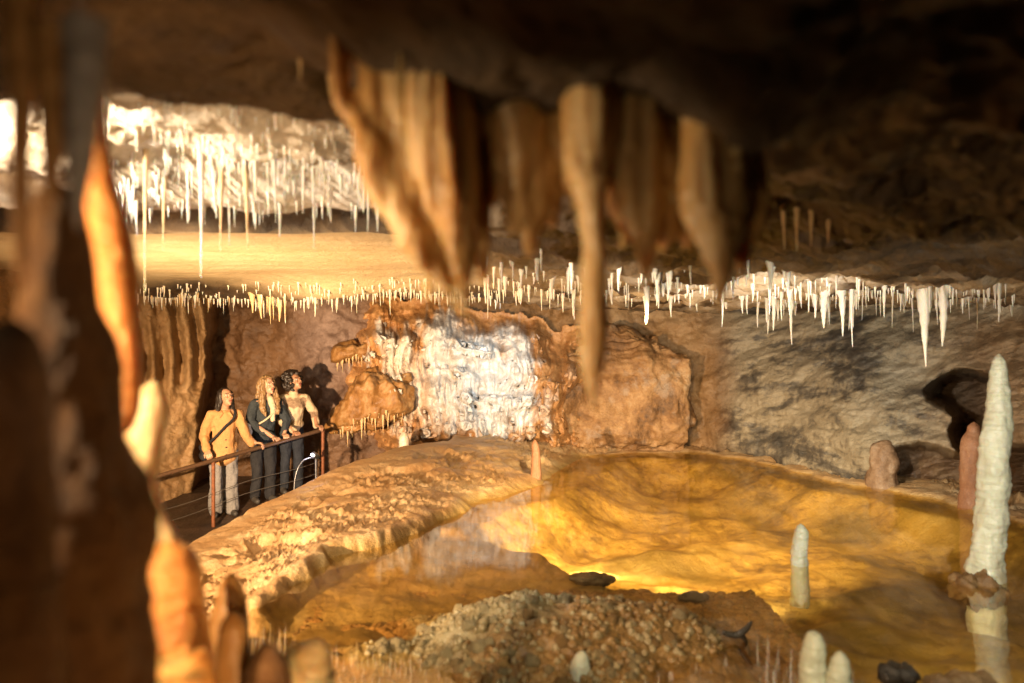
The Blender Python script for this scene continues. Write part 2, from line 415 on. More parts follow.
wrbf = RBF(W_pts[:, :2] / 100.0, W_pts[:, 2])
hole = [(921, 390), (934, 375), (955, 367), (980, 369), (1004, 380), (1006, 430), (988, 452), (966, 460), (952, 447), (947, 430), (952, 417), (938, 406), (925, 403)]
under = [(876, 470), (890, 446), (920, 440), (955, 452), (1000, 446), (1080, 440), (1120, 545), (1005, 545), (900, 500)]
def wall_d(px, py):
    q = np.stack([px, py], 1)
    d = wrbf(q / 100.0)
    # recess behind the visitors, with the tan curtain standing proud to its left
    e = np.interp(py, edge[:, 0], edge[:, 1])
    jit = 3.0 * fbm(np.stack([px * 0, py * 0.05, px * 0], 1), 1.0, 3)
    curtain = (1 - sstep(-5, 5, px - e - jit)) * sstep(60, 130, px)
    d = d - curtain * (0.95 + 0.12 * np.sin(px * 0.35 + 2 * np.sin(py * 0.03)) * (1 - sstep(370, 400, py)))
    d = d + 0.35 * np.exp(-((px - 262) / 48) ** 2 - ((py - 370) / 120.0) ** 2)
    j = 2.5 * fbm(np.stack([px, py, px * 0], 1) * 0.06, 1.0, 3)
    h = sdpoly(q, hole) + j
    d = d + 1.7 * sstep(-1, 14, h)
    u = sdpoly(q, under) + j
    d = d + 0.7 * sstep(-2, 8, u) * (1 - sstep(-2, 9, h))
    gs = sstep(700, 760, px)
    W = np.stack([(px - CX) / F * d, d, H + (CY - py) / F * d], 1)
    c, s = math.cos(0.5), math.sin(0.5)                  # beds rising to the right
    Wr = np.stack([c * W[:, 0] + s * W[:, 2], W[:, 1] * 0.6, (-s * W[:, 0] + c * W[:, 2]) * 3.0], 1)
    n = 0.16 * fbm(W, 0.9, 5, 0.5) - 0.07 * fbm(W + 5, 2.2, 5, 0.5, True)
    n2 = 0.22 * fbm(Wr * [0.6, 1, 0.55], 0.9, 6, 0.55) - 0.09 * fbm(Wr, 1.1, 5, 0.5, True)
    d = d - np.where(gs > 0, n * (1 - gs) + n2 * gs, n)
    return d, curtain, np.clip(sstep(-2, 8, u) + sstep(-2, 8, h), 0, 1)
pxs = np.linspace(-420, 1420, 1150); pys = np.linspace(195, 560, 330)
GX, GY = np.meshgrid(pxs, pys, indexing='ij'); px = GX.ravel(); py = GY.ravel()
d, cur, rec = wall_d(px, py)
V = np.stack([(px - CX) / F * d, d, H + (CY - py) / F * d], 1)
nz = fbm(V, 0.7, 4)
grey = sstep(690, 760, px + 40 * nz) * (1 - 0.6 * sstep(950, 990, px)) * (1 - 0.75 * rec)
grey = np.maximum(grey, sstep(560, 620, px) * (1 - sstep(318, 332, py + 10 * nz)))
vio = np.clip(np.exp(-((px - 330) / 45) ** 2 - ((py - 345) / 50) ** 2) * 1.3 + 0.4 * np.exp(-((px - 350) / 40) ** 2 - ((py - 430) / 50) ** 2) + nz * 0.25, 0, 1) * sstep(270, 310, px) * (1 - sstep(400, 440, px))
tan = np.clip(cur + sstep(430, 520, px) * (1 - sstep(690, 740, px)) * 0.8 + sstep(900, 960, px) * 0.35 * (1 - rec) + (1 - sstep(40, 90, px)), 0, 1)
o = add('cave_wall', mk_mesh('cave_wall', V, grid_faces(1150, 330), [M['wall']], attrs={'grey': grey, 'violet': vio, 'tan': tan}))
tag(o, 'rough limestone wall round the pool', kind='structure')

# ------------------------------------------------------------------ ground
pool = [(1.05, 11.3), (1.6, 11.7), (2.75, 11.72), (3.42, 10.7), (3.82, 9.1), (4.25, 8.7), (4.58, 7.5), (4.75, 6.5), (5.2, 4.5), (5.6, 3.0), (5.0, 1.6), (1.0, 1.5), (-0.5, 2.2), (-1.15, 3.2), (-1.42, 4.2), (-1.52, 5.0),
        (-1.40, 5.5), (-1.33, 6.0), (-0.95, 6.5), (-0.73, 7.1), (-0.33, 8.1), (0.30, 8.9), (0.55, 9.8), (0.80, 10.6)]
E = [(190, 545, 6.8), (225, 525, 7.4), (260, 505, 8.0), (300, 487, 8.7), (345, 465, 9.4), (400, 447, 10.2), (450, 440, 10.8)]
Ew = np.array([P(*e) for e in E])
path_poly = [tuple(e[:2]) for e in Ew] + [(-0.6, 12.9), (-9, 12.9), (-9, 5.0), (-3.4, 5.2)]
B = [P(*e) for e in E] + [P(*e) for e in ((520, 441, 11.2), (560, 447, 11.4), (592, 453, 11.6), (480, 455, 9.9), (430, 462, 9.2), (380, 482, 8.4), (300, 520, 7.0), (240, 562, 6.1),
     (200, 600, 5.5), (240, 640, 4.7), (410, 500, 7.6), (350, 500, 7.6))]
for x, y, z in ((-1.45, 5.6, 0.11), (-1.40, 6.1, 0.12), (-0.85, 7.1, 0.09), (-0.42, 8.1, 0.08), (0.2, 9.0, 0.08), (0.5, 9.9, 0.07), (-1.62, 5.0, 0.05), (-1.55, 4.2, 0.03), (-1.3, 3.2, 0.05), (-0.7, 2.2, 0.08),
                (0, 1.0, 0.1), (-2.5, 3.0, 0.05), (-3.5, 4.5, -0.1), (-2.2, 1.0, 0.1), (3, 1.0, 0.1), (6, 1.5, 0.1), (7.5, 6, 0.1), (1.6, 12.0, 0.04), (2.85, 12.0, 0.035), (3.65, 10.9, 0.035), (4.05, 9.25, 0.035), (4.5, 8.8, 0.04), (4.85, 7.5, 0.035), (5.1, 6.4, 0.04), (1.0, 12.8, 0.2), (4.4, 12.8, 0.1), (5.6, 9.0, 0.1), (-1.0, 12.3, 0.3)):
    B.append(np.array([x, y, z]))
B = np.array(B); brbf = RBF(B[:, :2], B[:, 2])
ledge = [(-1.7, 4.0), (-1.6, 6.2), (-0.7, 7.3), (-0.2, 7.1), (0.35, 6.35), (0.95, 5.4), (1.35, 4.7), (1.35, 3.9), (1.2, 2.4), (-1.0, 2.0)]
def ground(x, y):
    q = np.stack([x, y], 1); p3 = np.stack([x, y, x * 0], 1)
    wob = 0.10 * fbm(p3, 1.7, 4, 0.55)
    sp = sdpoly(q, pool) + wob; se = sdpoly(q, path_poly) + 0.05 * fbm(p3, 2.0, 3)
    bz = brbf(q)
    onbank = sstep(0.22, 0.55, -se) * sstep(0.0, 0.35, -sp)
    # net of small rimstone dams over the dome
    wq = q * [1.0, 0.7] + 0.16 * np.stack([fbm(p3, 2.6, 4), fbm(p3 + 9, 2.6, 4)], 1)
    f1, f2 = worley(wq / 0.17); g1, g2 = worley(wq / 0.075 + 31)
    area = sstep(-0.28, 0.12, fbm(p3 + 4, 1.1, 3) + 0.12)
    net = np.exp(-((f2 - f1) / 0.10)); net2 = np.exp(-((g2 - g1) / 0.14))
    bz = bz + onbank * area * (0.050 * (net - 0.5) + 0.020 * (net2 - 0.4)) + onbank * 0.035 * fbm(p3 * [0.6, 1.5, 1], 1.5, 5) - onbank * 0.07 * sstep(0.15, 0.45, fbm(p3 + 13, 1.3, 3))
    bz = bz + 0.012 * fbm(p3, 5, 4)
    ter = sstep(9.0, 9.6, y) * onbank                     # flat overlapping shelves near the crest
    sft = bz * 26 + 1.2 * fbm(p3, 1.0, 3); bz = bz + ter * 0.035 * (np.abs((sft % 1) - 0.5) - 0.25)
    # pool bottom
    sl = sdpoly(q, ledge) + 0.22 * fbm(p3 + 2, 0.9, 4)
    lump = fbm(p3 * [0.9, 1.2, 1], 1.0, 3, 0.36)
    pz = -0.46 + 0.13 * lump + 0.04 * fbm(p3 * [0.7, 1.2, 1], 0.9, 2, 0.4, True) + 0.06 * sstep(-1, 0.5, fbm(p3, 0.5, 2)) + 0.012 * fbm(p3, 4, 4)
    shelf = sstep(-0.12, 0.12, sl)
    pz = pz * (1 - shelf) + shelf * (-0.10 + 0.04 * fbm(p3, 1.7, 5))
    pz = pz + 0.46 * (1 - sstep(0, 1.1, sp)) * (1 - shelf) 
    pz = np.minimum(pz, -0.035)
    inp = sstep(-0.08 - 0.22 * sstep(7.5, 9.0, y) * (1 - sstep(0.9, 1.5, x)), 0.07, sp)
    z = bz * (1 - inp) + pz * inp
    ptz = -0.62 + 0.20 * np.clip((y - 9.9) / 0.9, 0, 1) + 0.012 * fbm(p3, 3, 3)
    pm = sstep(0.0, 0.40, se)
    z = z * (1 - pm) + np.minimum(z, ptz) * pm
    return z, inp, shelf * inp, pm
nu, nv = 940, 680
ang = np.radians(np.linspace(-46, 46, nu)); dist = np.exp(np.linspace(math.log(0.9), math.log(13.6), nv))
A, D = np.meshgrid(ang, dist, indexing='ij'); X = (np.tan(A) * D).ravel(); Y = D.ravel()
Z, inp, shf, pm = ground(X, Y)
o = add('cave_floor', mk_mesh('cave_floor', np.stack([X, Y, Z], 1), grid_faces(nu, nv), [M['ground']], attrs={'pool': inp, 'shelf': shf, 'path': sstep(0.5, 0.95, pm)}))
tag(o, 'golden pool bed, pale flowstone bank and footpath of the cave', kind='structure')
# water sheet
wp = np.array(pool); cen = wp.mean(0)
q = wp + 0.10 * (wp - cen) / np.linalg.norm(wp - cen, axis=1)[:, None]
o = add('pool_water', mk_mesh('pool_water', np.c_[q, np.zeros(len(q))], [tuple(range(len(q)))], [M['water']], smooth=False))
tag(o, 'still clear water of the golden cave pool', kind='structure')
def gz(x, y): return float(ground(np.array([x]), np.array([y]))[0][0])

# ------------------------------------------------------------------ dripstone helpers
def spire(name, pts, radii, mat, label, cat, seed=0, amp=0.12, ns=None, seg=28, rings=90, flat=1.0, flat_dir=None, group=None, ringamp=0.0):
    V, Fc = sweep(pts, radii, seg, rings, flat, flat_dir)
    R = np.r_[np.repeat(np.maximum(catmull(np.asarray(radii, float)[:, None], rings)[:, 0], 1e-4), seg), radii[0], radii[-1]]
    no = normals_of(V, Fc); rm = float(np.mean(radii)); s = ns or 0.9 / rm
    p = V + seed * 3.7
    n = fbm(p * [1, 1, 0.55], s, 4, 0.55)
    rg = ringamp * fbm(p * [0.15, 0.15, 1], 1.6 / rm, 3)
    V = V + no * ((amp * n + rg) * R)[:, None]
    base = np.asarray(pts[0], float)
    o = add(name, mk_mesh(name, V - base, Fc, [mat]), loc=base)
    return tag(o, label, cat, group)
def spire_px(name, d, pts, mat, label, cat, **kw):
    """pts = (px, py, radius in px) from the attached end to the tip"""
    W = [P(a[0], a[1], d if len(a) < 4 else a[3]) for a in pts]
    R = [a[2] / F * (d if len(a) < 4 else a[3]) for a in pts]
    return spire(name, W, R, mat, label, cat, **kw)

# ------------------------------------------------------------------ dripstones close to the lens, left
SA, SM = 'stalactite', 'stalagmite'
def dn(px, d, r): return (px, CY + (H - 0.02) / d * F, r)
spire_px('rock_column', 1.15, [(56, 183, 4), (57, 192, 17), (58, 210, 25), (57, 240, 32), (58, 300, 38), (64, 358, 50), (58, 413, 56), (60, 480, 72), (64, 542, 82), (50, 620, 86), (52, 700, 98), dn(50, 1.15, 140)],
         M['dark'], 'massive dark brown dripstone column under three hanging stalactites', 'column', seed=1, amp=0.15, ns=14, seg=64, rings=200)
spire_px('stalagmite', 0.95, [dn(0, 0.95, 110), (-8, 683, 66), (0, 560, 52), (4, 440, 46), (8, 370, 38), (10, 335, 24), (10, 318, 4)], M['dark'],
         'black rounded stalagmite standing before the massive dark column', SM, seed=2, amp=0.12, ns=10, seg=48, rings=120)
spire_px('stalactite', 1.0, [(20, -10, 17), (22, 90, 12), (21, 150, 9.5), (20, 215, 8), (20, 262, 6), (20, 292, 2)], M['tan'],
         'slender brown stalactite before the dark column, outermost of three', SA, seed=3, amp=0.08)
spire_px('stalactite', 1.0, [(54, 30, 20), (54, 105, 15), (52, 150, 11), (51, 190, 7), (51, 218, 1.5)], M['tan'],
         'short pointed tan stalactite between two others before the dark column', SA, seed=4, amp=0.08)
spire_px('stalactite', 0.98, [(86, 20, 22), (84, 90, 18), (80, 150, 15), (79, 190, 9), (78, 229, 1.5)], M['blue'],
         'grey blue tipped stalactite hanging beside the orange column', SA, seed=5, amp=0.08)
spire_px('stalactite', 1.2, [(80, -5, 4), (80, 40, 3.4), (80, 88, 3)], M['blue'], 'thin bluish straw stalactite high above the dark column', SA, seed=6, amp=0.08, seg=14, rings=40)
spire_px('stalactite', 1.6, [(82, 60, 18), (92, 130, 13), (100, 185, 15), (108, 230, 20), (115, 280, 22), (122, 330, 17), (126, 380, 15), (125, 418, 11), (119, 436, 2)], M['orange'],
         'thick glowing orange stalactite behind the dark column', SA, seed=7, amp=0.14, ns=14, seg=40, rings=120, ringamp=0.03)
spire_px('stalagmite', 1.95, [dn(190, 1.95, 50), (185, 640, 24), (176, 580, 17), (166, 552, 16), (153, 520, 14), (144, 490, 14), (139, 466, 19), (141, 440, 22), (147, 415, 20), (152, 394, 14), (154, 381, 2)], M['bright'],
         'bright cream leaning stalagmite with a lumpy top behind the column', SM, seed=8, amp=0.16, ns=14, seg=40, rings=140)
spire_px('stalagmite', 1.8, [dn(182, 1.8, 60), (178, 683, 35), (172, 605, 30), (170, 565, 27), (171, 549, 20), (172, 541, 3)], M['orange'],
         'stout orange stalagmite below the cream leaning one', SM, seed=9, amp=0.10, ns=12, seg=40, ringamp=0.03)
spire_px('stalagmite', 2.2, [dn(225, 2.2, 40), (226, 690, 25), (229, 625, 19), (231, 595, 14), (231, 580, 8), (231, 573, 1.5)], M['tan'],
         'slim dark tan stalagmite beside the stout orange one', SM, seed=10, amp=0.08)
spire_px('stalagmite', 2.05, [dn(236, 2.05, 34), (235, 700, 20), (233, 645, 16), (233, 622, 11), (233, 612, 2)], M['tan'],
         'small rounded tan stalagmite before the slim dark one', SM, seed=11, amp=0.1)
spire_px('stalagmite', 1.95, [dn(268, 1.95, 44), (268, 710, 25), (267, 668, 19), (266, 650, 11), (266, 642, 2)], M['dark'],
         'low dark brown stalagmite knob next to the cream one', SM, seed=12, amp=0.1)
spire_px('stalagmite', 2.15, [dn(300, 2.15, 56), (305, 700, 31), (311, 662, 24), (317, 646, 13), (319, 638, 2)], M['bright'],
         'short cream and orange stalagmite nearest the pool shelf', SM, seed=13, amp=0.16, ns=12)
spire_px('stalagmite', 1.65, [dn(178, 1.65, 60), (180, 710, 34), (182, 672, 27), (185, 655, 14), (187, 646, 2)], M['orange'],
         'blurred orange stalagmite knob at the foot of the stout one', SM, seed=14, amp=0.1)

# ------------------------------------------------------------------ the great drapery under the low roof
def drape(name, pieces, label, cat, d, seed, vox=0.007, mat=None):
    parts = []
    for pc in pieces:
        dd = pc.get('d', d); W = [P(a, b_, dd) for a, b_, r in pc['p']]; R = [r / F * dd for a, b_, r in pc['p']]
        if pc['p'][0][1] > 45 and abs(pc['p'][0][0] - pc['p'][1][0]) < 22: W = [W[0] + [0, .02, .22]] + W; R = [R[0] * 1.15] + R
        parts.append(sweep(W, R, 18, 40, pc.get('flat', 1.0), np.array([1.0, 0.35, 0])))
    V, no, Fc = remesh(parts, vox, 5)
    p = V + seed * 5.1
    V = V + no * (0.018 * fbm(p * [1, 1, 0.08], 15, 3) + 0.011 * fbm(p * [1, 1, 0.12], 42, 2) + 0.003 * fbm(p, 60, 3))[:, None]
    base = P(*pieces[0]['p'][0][:2], d)
    o = add(name, mk_mesh(name, V - base, Fc, [mat or M['drape']]), loc=base)
    return tag(o, label, cat)
drape('drapery', [
    dict(p=[(412, 80, 24), (418, 150, 20), (436, 225, 15), (456, 275, 9), (466, 316, 2)], flat=1.7, d=1.62),
    dict(p=[(340, 82, 8), (356, 118, 9), (376, 165, 12), (400, 216, 12), (434, 268, 9), (464, 318, 2)], flat=1.2, d=1.58),
    dict(p=[(376, 85, 14), (386, 140, 15), (408, 205, 13), (440, 262, 9)], flat=1.4, d=1.60),
    dict(p=[(440, 60, 22), (445, 140, 24), (452, 200, 20), (462, 250, 12), (468, 288, 4)], flat=1.5, d=1.56),
    dict(p=[(400, 60, 5), (402, 110, 6), (408, 165, 5), (414, 200, 2)], d=1.5),
    dict(p=[(442, 70, 6), (446, 130, 7), (450, 190, 5), (452, 225, 2)], d=1.5),
    dict(p=[(470, 70, 15), (476, 150, 14), (480, 210, 12), (484, 250, 7), (487, 296, 2)], d=1.66),
    dict(p=[(372, 100, 26), (420, 105, 34), (470, 120, 40), (505, 120, 34)], d=1.66),
    dict(p=[(428, 250, 7), (429, 285, 4), (429, 305, 1.5)], d=1.64),
], 'wide brown drapery with pointed lowest tip, at the bright end of the hanging row', 'drapery', 1.6, 1)
drape('stalactite', [
    dict(p=[(520, 85, 24), (520, 140, 20), (514, 180, 11), (513, 212, 6), (513, 232, 2)], flat=1.2, d=1.6),
    dict(p=[(550, 60, 10), (552, 110, 15), (545, 170, 17), (533, 215, 11), (529, 240, 6), (528, 256, 2)], flat=1.3, d=1.62),
    dict(p=[(490, 120, 36), (530, 120, 42), (575, 135, 40)], d=1.68),
    dict(p=[(500, 100, 22), (500, 150, 17), (497, 190, 8), (497, 212, 2)], flat=1.2, d=1.64),
    dict(p=[(545, 110, 26), (548, 165, 18), (552, 205, 9), (553, 228, 2)], flat=1.3, d=1.68),
    dict(p=[(487, 50, 6), (492, 90, 10), (500, 140, 10), (498, 175, 3)], d=1.58),
], 'pair of merged short brown stalactites just before the longest one', SA, 1.6, 2)
drape('stalactite', [
    dict(p=[(590, 110, 26), (588, 160, 22), (590, 200, 14), (594, 250, 12), (595, 320, 12.5), (594, 360, 11), (595, 390, 6), (595, 410, 1.5)], flat=1.0, d=1.55),
    dict(p=[(560, 135, 42), (600, 145, 48), (630, 155, 44)], d=1.68),
    dict(p=[(556, 110, 14), (566, 160, 13), (574, 195, 8), (577, 215, 2)], d=1.62),
], 'longest brown stalactite of the hanging row, reaching far below the others', SA, 1.55, 3)
drape('stalactite', [
    dict(p=[(640, 125, 26), (640, 180, 24), (645, 225, 16), (648, 262, 9), (648, 296, 2)], flat=1.3, d=1.6),
    dict(p=[(612, 150, 44), (655, 165, 50), (690, 175, 46)], d=1.68),
    dict(p=[(612, 130, 14), (616, 180, 13), (621, 225, 8), (624, 255, 3)], flat=1.1, d=1.66),
    dict(p=[(626, 130, 26), (628, 185, 20), (630, 222, 9), (631, 248, 2)], flat=1.2, d=1.68),
    dict(p=[(668, 150, 16), (668, 200, 15), (664, 235, 9), (662, 252, 3)], d=1.64),
], 'conical brown stalactite between the longest one and the broad drapery', SA, 1.6, 4)
drape('drapery', [
    dict(p=[(715, 150, 26), (716, 200, 26), (717, 245, 15), (719, 280, 7), (720, 309, 2)], flat=1.35, d=1.56),
    dict(p=[(680, 170, 44), (715, 185, 46), (745, 195, 28)], d=1.66),
    dict(p=[(745, 175, 20), (752, 205, 18), (748, 240, 12), (738, 268, 5), (735, 280, 2)], flat=1.2, d=1.6),
    dict(p=[(684, 140, 24), (684, 190, 20), (686, 228, 10), (687, 256, 2)], flat=1.2, d=1.66),
    dict(p=[(688, 150, 16), (690, 200, 15), (694, 235, 8), (696, 252, 2)], flat=1.1, d=1.62),
], 'broad fan shaped dark brown drapery ending the hanging row', 'drapery', 1.56, 5)

# ------------------------------------------------------------------ many straws: shared meshes, one object each
def straw_proto(seed, taper, mat, bulb=False):
    r = random.Random(seed); n = 14; pts = []; rad = []
    bx, by = r.uniform(-.5, .5), r.uniform(-.5, .5); kk_ = r.uniform(.5, .9)
    for k in range(n):
        t = k / (n - 1)
        pts.append((bx * math.sin(t * 3), by * math.sin(t * 2.3), -t))
        rr = (1 - kk_ * t) * (1 - t) ** (taper * .7) * (1 + 0.25 * r.uniform(-1, 1)) + (0.18 * (1 - t) ** 5) + .06
        rad.append(max(rr, 0.10))
    S = np.array(pts); 
    th = np.linspace(0, 2 * np.pi, 10, endpoint=False); V = []
    for p_, rr in zip(S, rad):
        for t in th: V.append((p_[0] + rr * math.cos(t), p_[1] + rr * math.sin(t), p_[2]))
    V.append((S[-1][0], S[-1][1], -1.01)); Fc = []
    for k in range(n - 1):
        for s in range(10):
            a = k * 10 + s; b_ = k * 10 + (s + 1) % 10; Fc.append((a, b_, b_ + 10, a + 10))
    for s in range(10): Fc.append(((n - 1) * 10 + s, (n - 1) * 10 + (s + 1) % 10, n * 10))
    Fc.append(tuple(reversed(range(10))))
    return mk_mesh('straw', V, Fc, [mat])
ST = [straw_proto(s, tp, M['straw']) for s, tp in ((1, .25), (2, .35), (3, .5), (4, .7), (5, .3), (6, .9))]
SW = [straw_proto(s, tp, M['straw_warm']) for s, tp in ((11, .3), (12, .45), (13, .7), (14, .9))]
def straw(protos, x, y, length, rad, label, group, zt=None, cat=SA, name='straw_stalactite'):
    zt = float(ceil_z(np.array([x]), np.array([y]))[0]) + 0.03 if zt is None else zt
    o = add(name, rnd.choice(protos), loc=(x, y, zt))
    o.scale = (rad, rad, length + 0.03); o.rotation_euler = (rnd.uniform(-.03, .03), rnd.uniform(-.03, .03), rnd.uniform(0, 6.28))
    return tag(o, label, cat, group)
def xof(px, d): return (px - CX) / F * d
# lit hollow at the left: ridge of straws and the roof before it
for k in range(84):
    px = rnd.uniform(95, 392); d = rnd.gauss(4.12, 0.14) if k < 56 else rnd.uniform(2.85, 4.1)
    L = abs(rnd.gauss(0.09, 0.06)) + 0.03
    straw(ST, xof(px, d), d, L, rnd.uniform(.0055, .0105) * (1 + L), 'short white straw stalactite in the dense brightly lit cluster', 'straws in the lit hollow')
for px, tip, r_, d, tx in ((146, 292, 3.0, 3.9, 'long orange straw stalactite beside the thick orange one'), (201, 277, 3.0, 4.0, 'long thin white straw hanging alone before the smooth roof slab'),
                           (222, 252, 3.2, 4.0, 'dark shaded finger stalactite among white straws'), (245, 248, 3.4, 4.0, 'white straw with paired stem just beside the dark finger stalactite'),
                           (165, 250, 2.5, 4.1, 'thin tan straw between the long orange and the long white one'), (275, 214, 2.8, 4.0, 'stubby white stalactite under the middle of the lit hollow'),
                           (378, 232, 3.2, 4.1, 'last white straw of the lit hollow next to the drapery')):
    x = xof(px, d); zt = float(ceil_z(np.array([x]), np.array([d]))[0]) + .03
    zb = H + (CY - tip) / F * d
    straw(SW if 'orange' in tx or 'tan' in tx else [ST[4]] if 'dark' not in tx else [SW[1]], x, d, zt - zb - .03, r_ / F * d, tx, None, zt)
# fringe under the far lip of the slab
for k in range(82):
    px = 150 + 330 * (k + rnd.uniform(-.5, .5)) / 82
    x = xof(px, 9.9); lip = 9.95 + 0.35 * math.sin(x * 1.5 + 1.0); d = lip - rnd.uniform(0.0, 0.45); x = xof(px, d)
    L = 0.06 + abs(rnd.gauss(0, 0.08)) + (0.12 if 250 < px < 300 and rnd.random() < .4 else 0)
    straw(ST if rnd.random() < .7 else SW, x, d, L, rnd.uniform(.010, .020), 'tiny pale straw in the fringe along the slab edge above the visitors', 'fringe of straws on the slab edge')
# cream curtain in that fringe
for k, px in enumerate((252, 261, 270, 279)):
    x = xof(px, 9.75); straw([SW[2]], x, 9.75, 0.22 + 0.05 * (k % 2), 0.05, 'stout cream stalactite in the thickest part of the slab fringe', 'stout cream stalactites in the fringe')
# far rim, middle
for k in range(80):
    px = rnd.uniform(484, 800); d = rnd.uniform(5.2, 9.3)
    L = (abs(rnd.gauss(.15, .10)) + .04) * d / 8
    straw(ST, xof(px, d), d, L, rnd.uniform(.014, .036) * d / 8, 'white stalactite in the row seen under the hanging draperies', 'white stalactites beyond the draperies')
# right rim
for k in range(54):
    px = 790 + 225 * (k + rnd.uniform(-.5, .5)) / 54; d = rnd.uniform(6.7, 8.4)
    L = abs(rnd.gauss(.15, .11)) + .04
    straw(ST, xof(px, d), d, L, rnd.uniform(.009, .024), 'pale straw stalactite in the row above the grey rock wall', 'pale straws above the grey wall')
for px, tip, r_, d, pr, tx in ((925, 366, 8, 7.2, ST[5], 'largest white stalactite with a slender tip above the wall hollow'), (943, 346, 6, 7.2, ST[2], 'stout white stalactite right beside the largest one'),
                               (852, 347, 2.2, 7.4, ST[0], 'long very thin white straw hanging lower than its row'), (841, 336, 4.0, 7.4, ST[4], 'creamy straw just beside the long very thin one'),
                               (825, 328, 5.0, 7.5, ST[2], 'thick cream stalactite at the start of the pale row'), (999, 322, 2.4, 7.0, ST[0], 'thin straw hanging above the tall white stalagmite')):
    x = xof(px, d); zt = float(ceil_z(np.array([x]), np.array([d]))[0]) + .03
    straw([pr], x, d, zt - (H + (CY - tip) / F * d) - .03, r_ / F * d, tx, None, zt)
def straw_mass(name, n, fx, label):
    VV = []; FF = []; k = 0; protos = [(np.array([v.co[:] for v in m_.vertices]), [tuple(p_.vertices) for p_ in m_.polygons]) for m_ in ST]
    XY = np.array([fx() for _ in range(n)]); zz = ceil_z(XY[:, 0], XY[:, 1]) + .02
    for (x, y, L, r_), z in zip(XY, zz):
        V, Fc = rnd.choice(protos); a_ = rnd.uniform(0, 6.28); c_, s_ = math.cos(a_), math.sin(a_)
        Q = np.c_[V[:, 0] * c_ - V[:, 1] * s_, V[:, 0] * s_ + V[:, 1] * c_, V[:, 2]] * [r_, r_, L + .02] + [x, y, z]
        VV.append(Q); FF += [tuple(i + k for i in f) for f in Fc]; k += len(V)
    return tag(add(name, mk_mesh(name, np.vstack(VV), FF, [M['straw']])), label, kind='stuff')
def f_hollow():
    px = rnd.uniform(92, 395); d = rnd.gauss(4.14, .12) if rnd.random() < .55 else rnd.uniform(2.75, 4.2)
    return xof(px, d), d, abs(rnd.gauss(.035, .035)) + .02, rnd.uniform(.004, .0085)
def f_fringe():
    x = xof(rnd.uniform(140, 500), 9.9); d = 9.95 + .35 * math.sin(x * 1.5 + 1) - rnd.uniform(-.02, .7)
    return x, d, abs(rnd.gauss(.05, .04)) + .02, rnd.uniform(.008, .015)
def f_rim():
    px = rnd.uniform(480, 1015); d = rnd.uniform(5.5, 9.4) if px < 790 else rnd.uniform(6.6, 8.5)
    return xof(px, d), d, abs(rnd.gauss(.06, .05)) + .02, rnd.uniform(.007, .017)
straw_mass('straw_fringe', 420, f_hollow, 'mass of tiny white straws on the bright hollow roof')
straw_mass('straw_fringe', 330, f_fringe, 'mass of tiny straws along the slab edge')
straw_mass('straw_fringe', 300, f_rim, 'mass of tiny straws along the far roof')
# dim straws just beyond the drapery
for px, tip in ((783, 250), (797, 252), (812, 246), (829, 244)):
    d = 3.4; x = xof(px, d); zt = float(ceil_z(np.array([x]), np.array([d]))[0]) + .03
    straw([SW[0]], x, d, max(.08, zt - (H + (CY - tip) / F * d) - .03), .014, 'dim brown straw stalactite beside the broad drapery', 'dim straws beside the drapery', zt)
# lumpy dripstones in the dark roof above the drapery
for px, tip, r_ in ((384, 60, 6), (432, 95, 7), (462, 75, 5), (330, 70, 5), (300, 66, 4), (556, 90, 6)):
    d = 2.0; x = xof(px, d); zt = float(ceil_z(np.array([x]), np.array([d]))[0]) + .04
    straw([SW[1]], x, d, max(.06, zt - (H + (CY - tip) / F * d) - .03), r_ / F * d, 'dim brown stub hanging from the dark roof above the draperies', 'dim stubs on the dark roof', zt)

# ------------------------------------------------------------------ flowstone cascade on the far wall
pxs = np.linspace(318, 622, 330); pys = np.linspace(296, 470, 220)
GX, GY = np.meshgrid(pxs, pys, indexing='ij'); px = GX.ravel(); py = GY.ravel()
out_c = [(352, 330), (380, 312), (430, 305), (480, 318), (530, 328), (575, 340), (592, 372), (590, 462), (400, 462), (372, 430), (352, 395), (338, 380)]
sd = sdpoly(np.stack([px, py], 1), out_c) + 16 * fbm(np.stack([px, py, px * 0], 1) * 0.028, 1.0, 4)
dw, _, _ = wall_d(px, py)
fold = fbm(np.stack([px * 0.07 + 0.8 * fbm(np.stack([px * .02, py * .02, px * 0], 1), 1.0, 2), py * 0.016, px * 0], 1), 1.0, 4, 0.55, True); fine = fbm(np.stack([px * 0.2, py * 0.05, px * 0], 1), 1.0, 4)
step = np.abs(((py + 12 * fbm(np.stack([px * .03, py * .01, px * 0], 1), 1, 3)) / 34.0) % 1 - .35)
bl = sstep(-8, 30, sd)
tier = np.zeros(len(px))
for k_, y0 in enumerate((318, 346, 372, 398, 424)):
    ye = y0 + 16 * fbm(np.stack([px * 0.028 + k_ * 9, px * 0, px * 0], 1), 1.0, 3) + 0.10 * (px - 470)
    t_ = py - ye; ext = sstep(-0.15, 0.15, fbm(np.stack([px * 0.02 + k_ * 5, px * 0 + k_, px * 0], 1), 1.0, 2))
    tier += ext * np.where(t_ > 0, np.exp(-t_ / 15.0), np.exp(t_ / 3.0)) * 0.26
d = 12.55 - bl * (0.75 + 0.5 * sstep(300, 460, py)) - bl * 0.34 * fbm(np.stack([px * 0.022, py * 0.03, px * 0], 1) + 6, 1.0, 3) - bl * tier + bl * (0.15 * fold - 0.045 * fine)
V = np.stack([(px - CX) / F * d, d, H + (CY - py) / F * d], 1)
back = V + [0, 0.25, 0]
core = np.exp(-((px - 480) / 78) ** 2 - ((py - 378) / 80) ** 2)
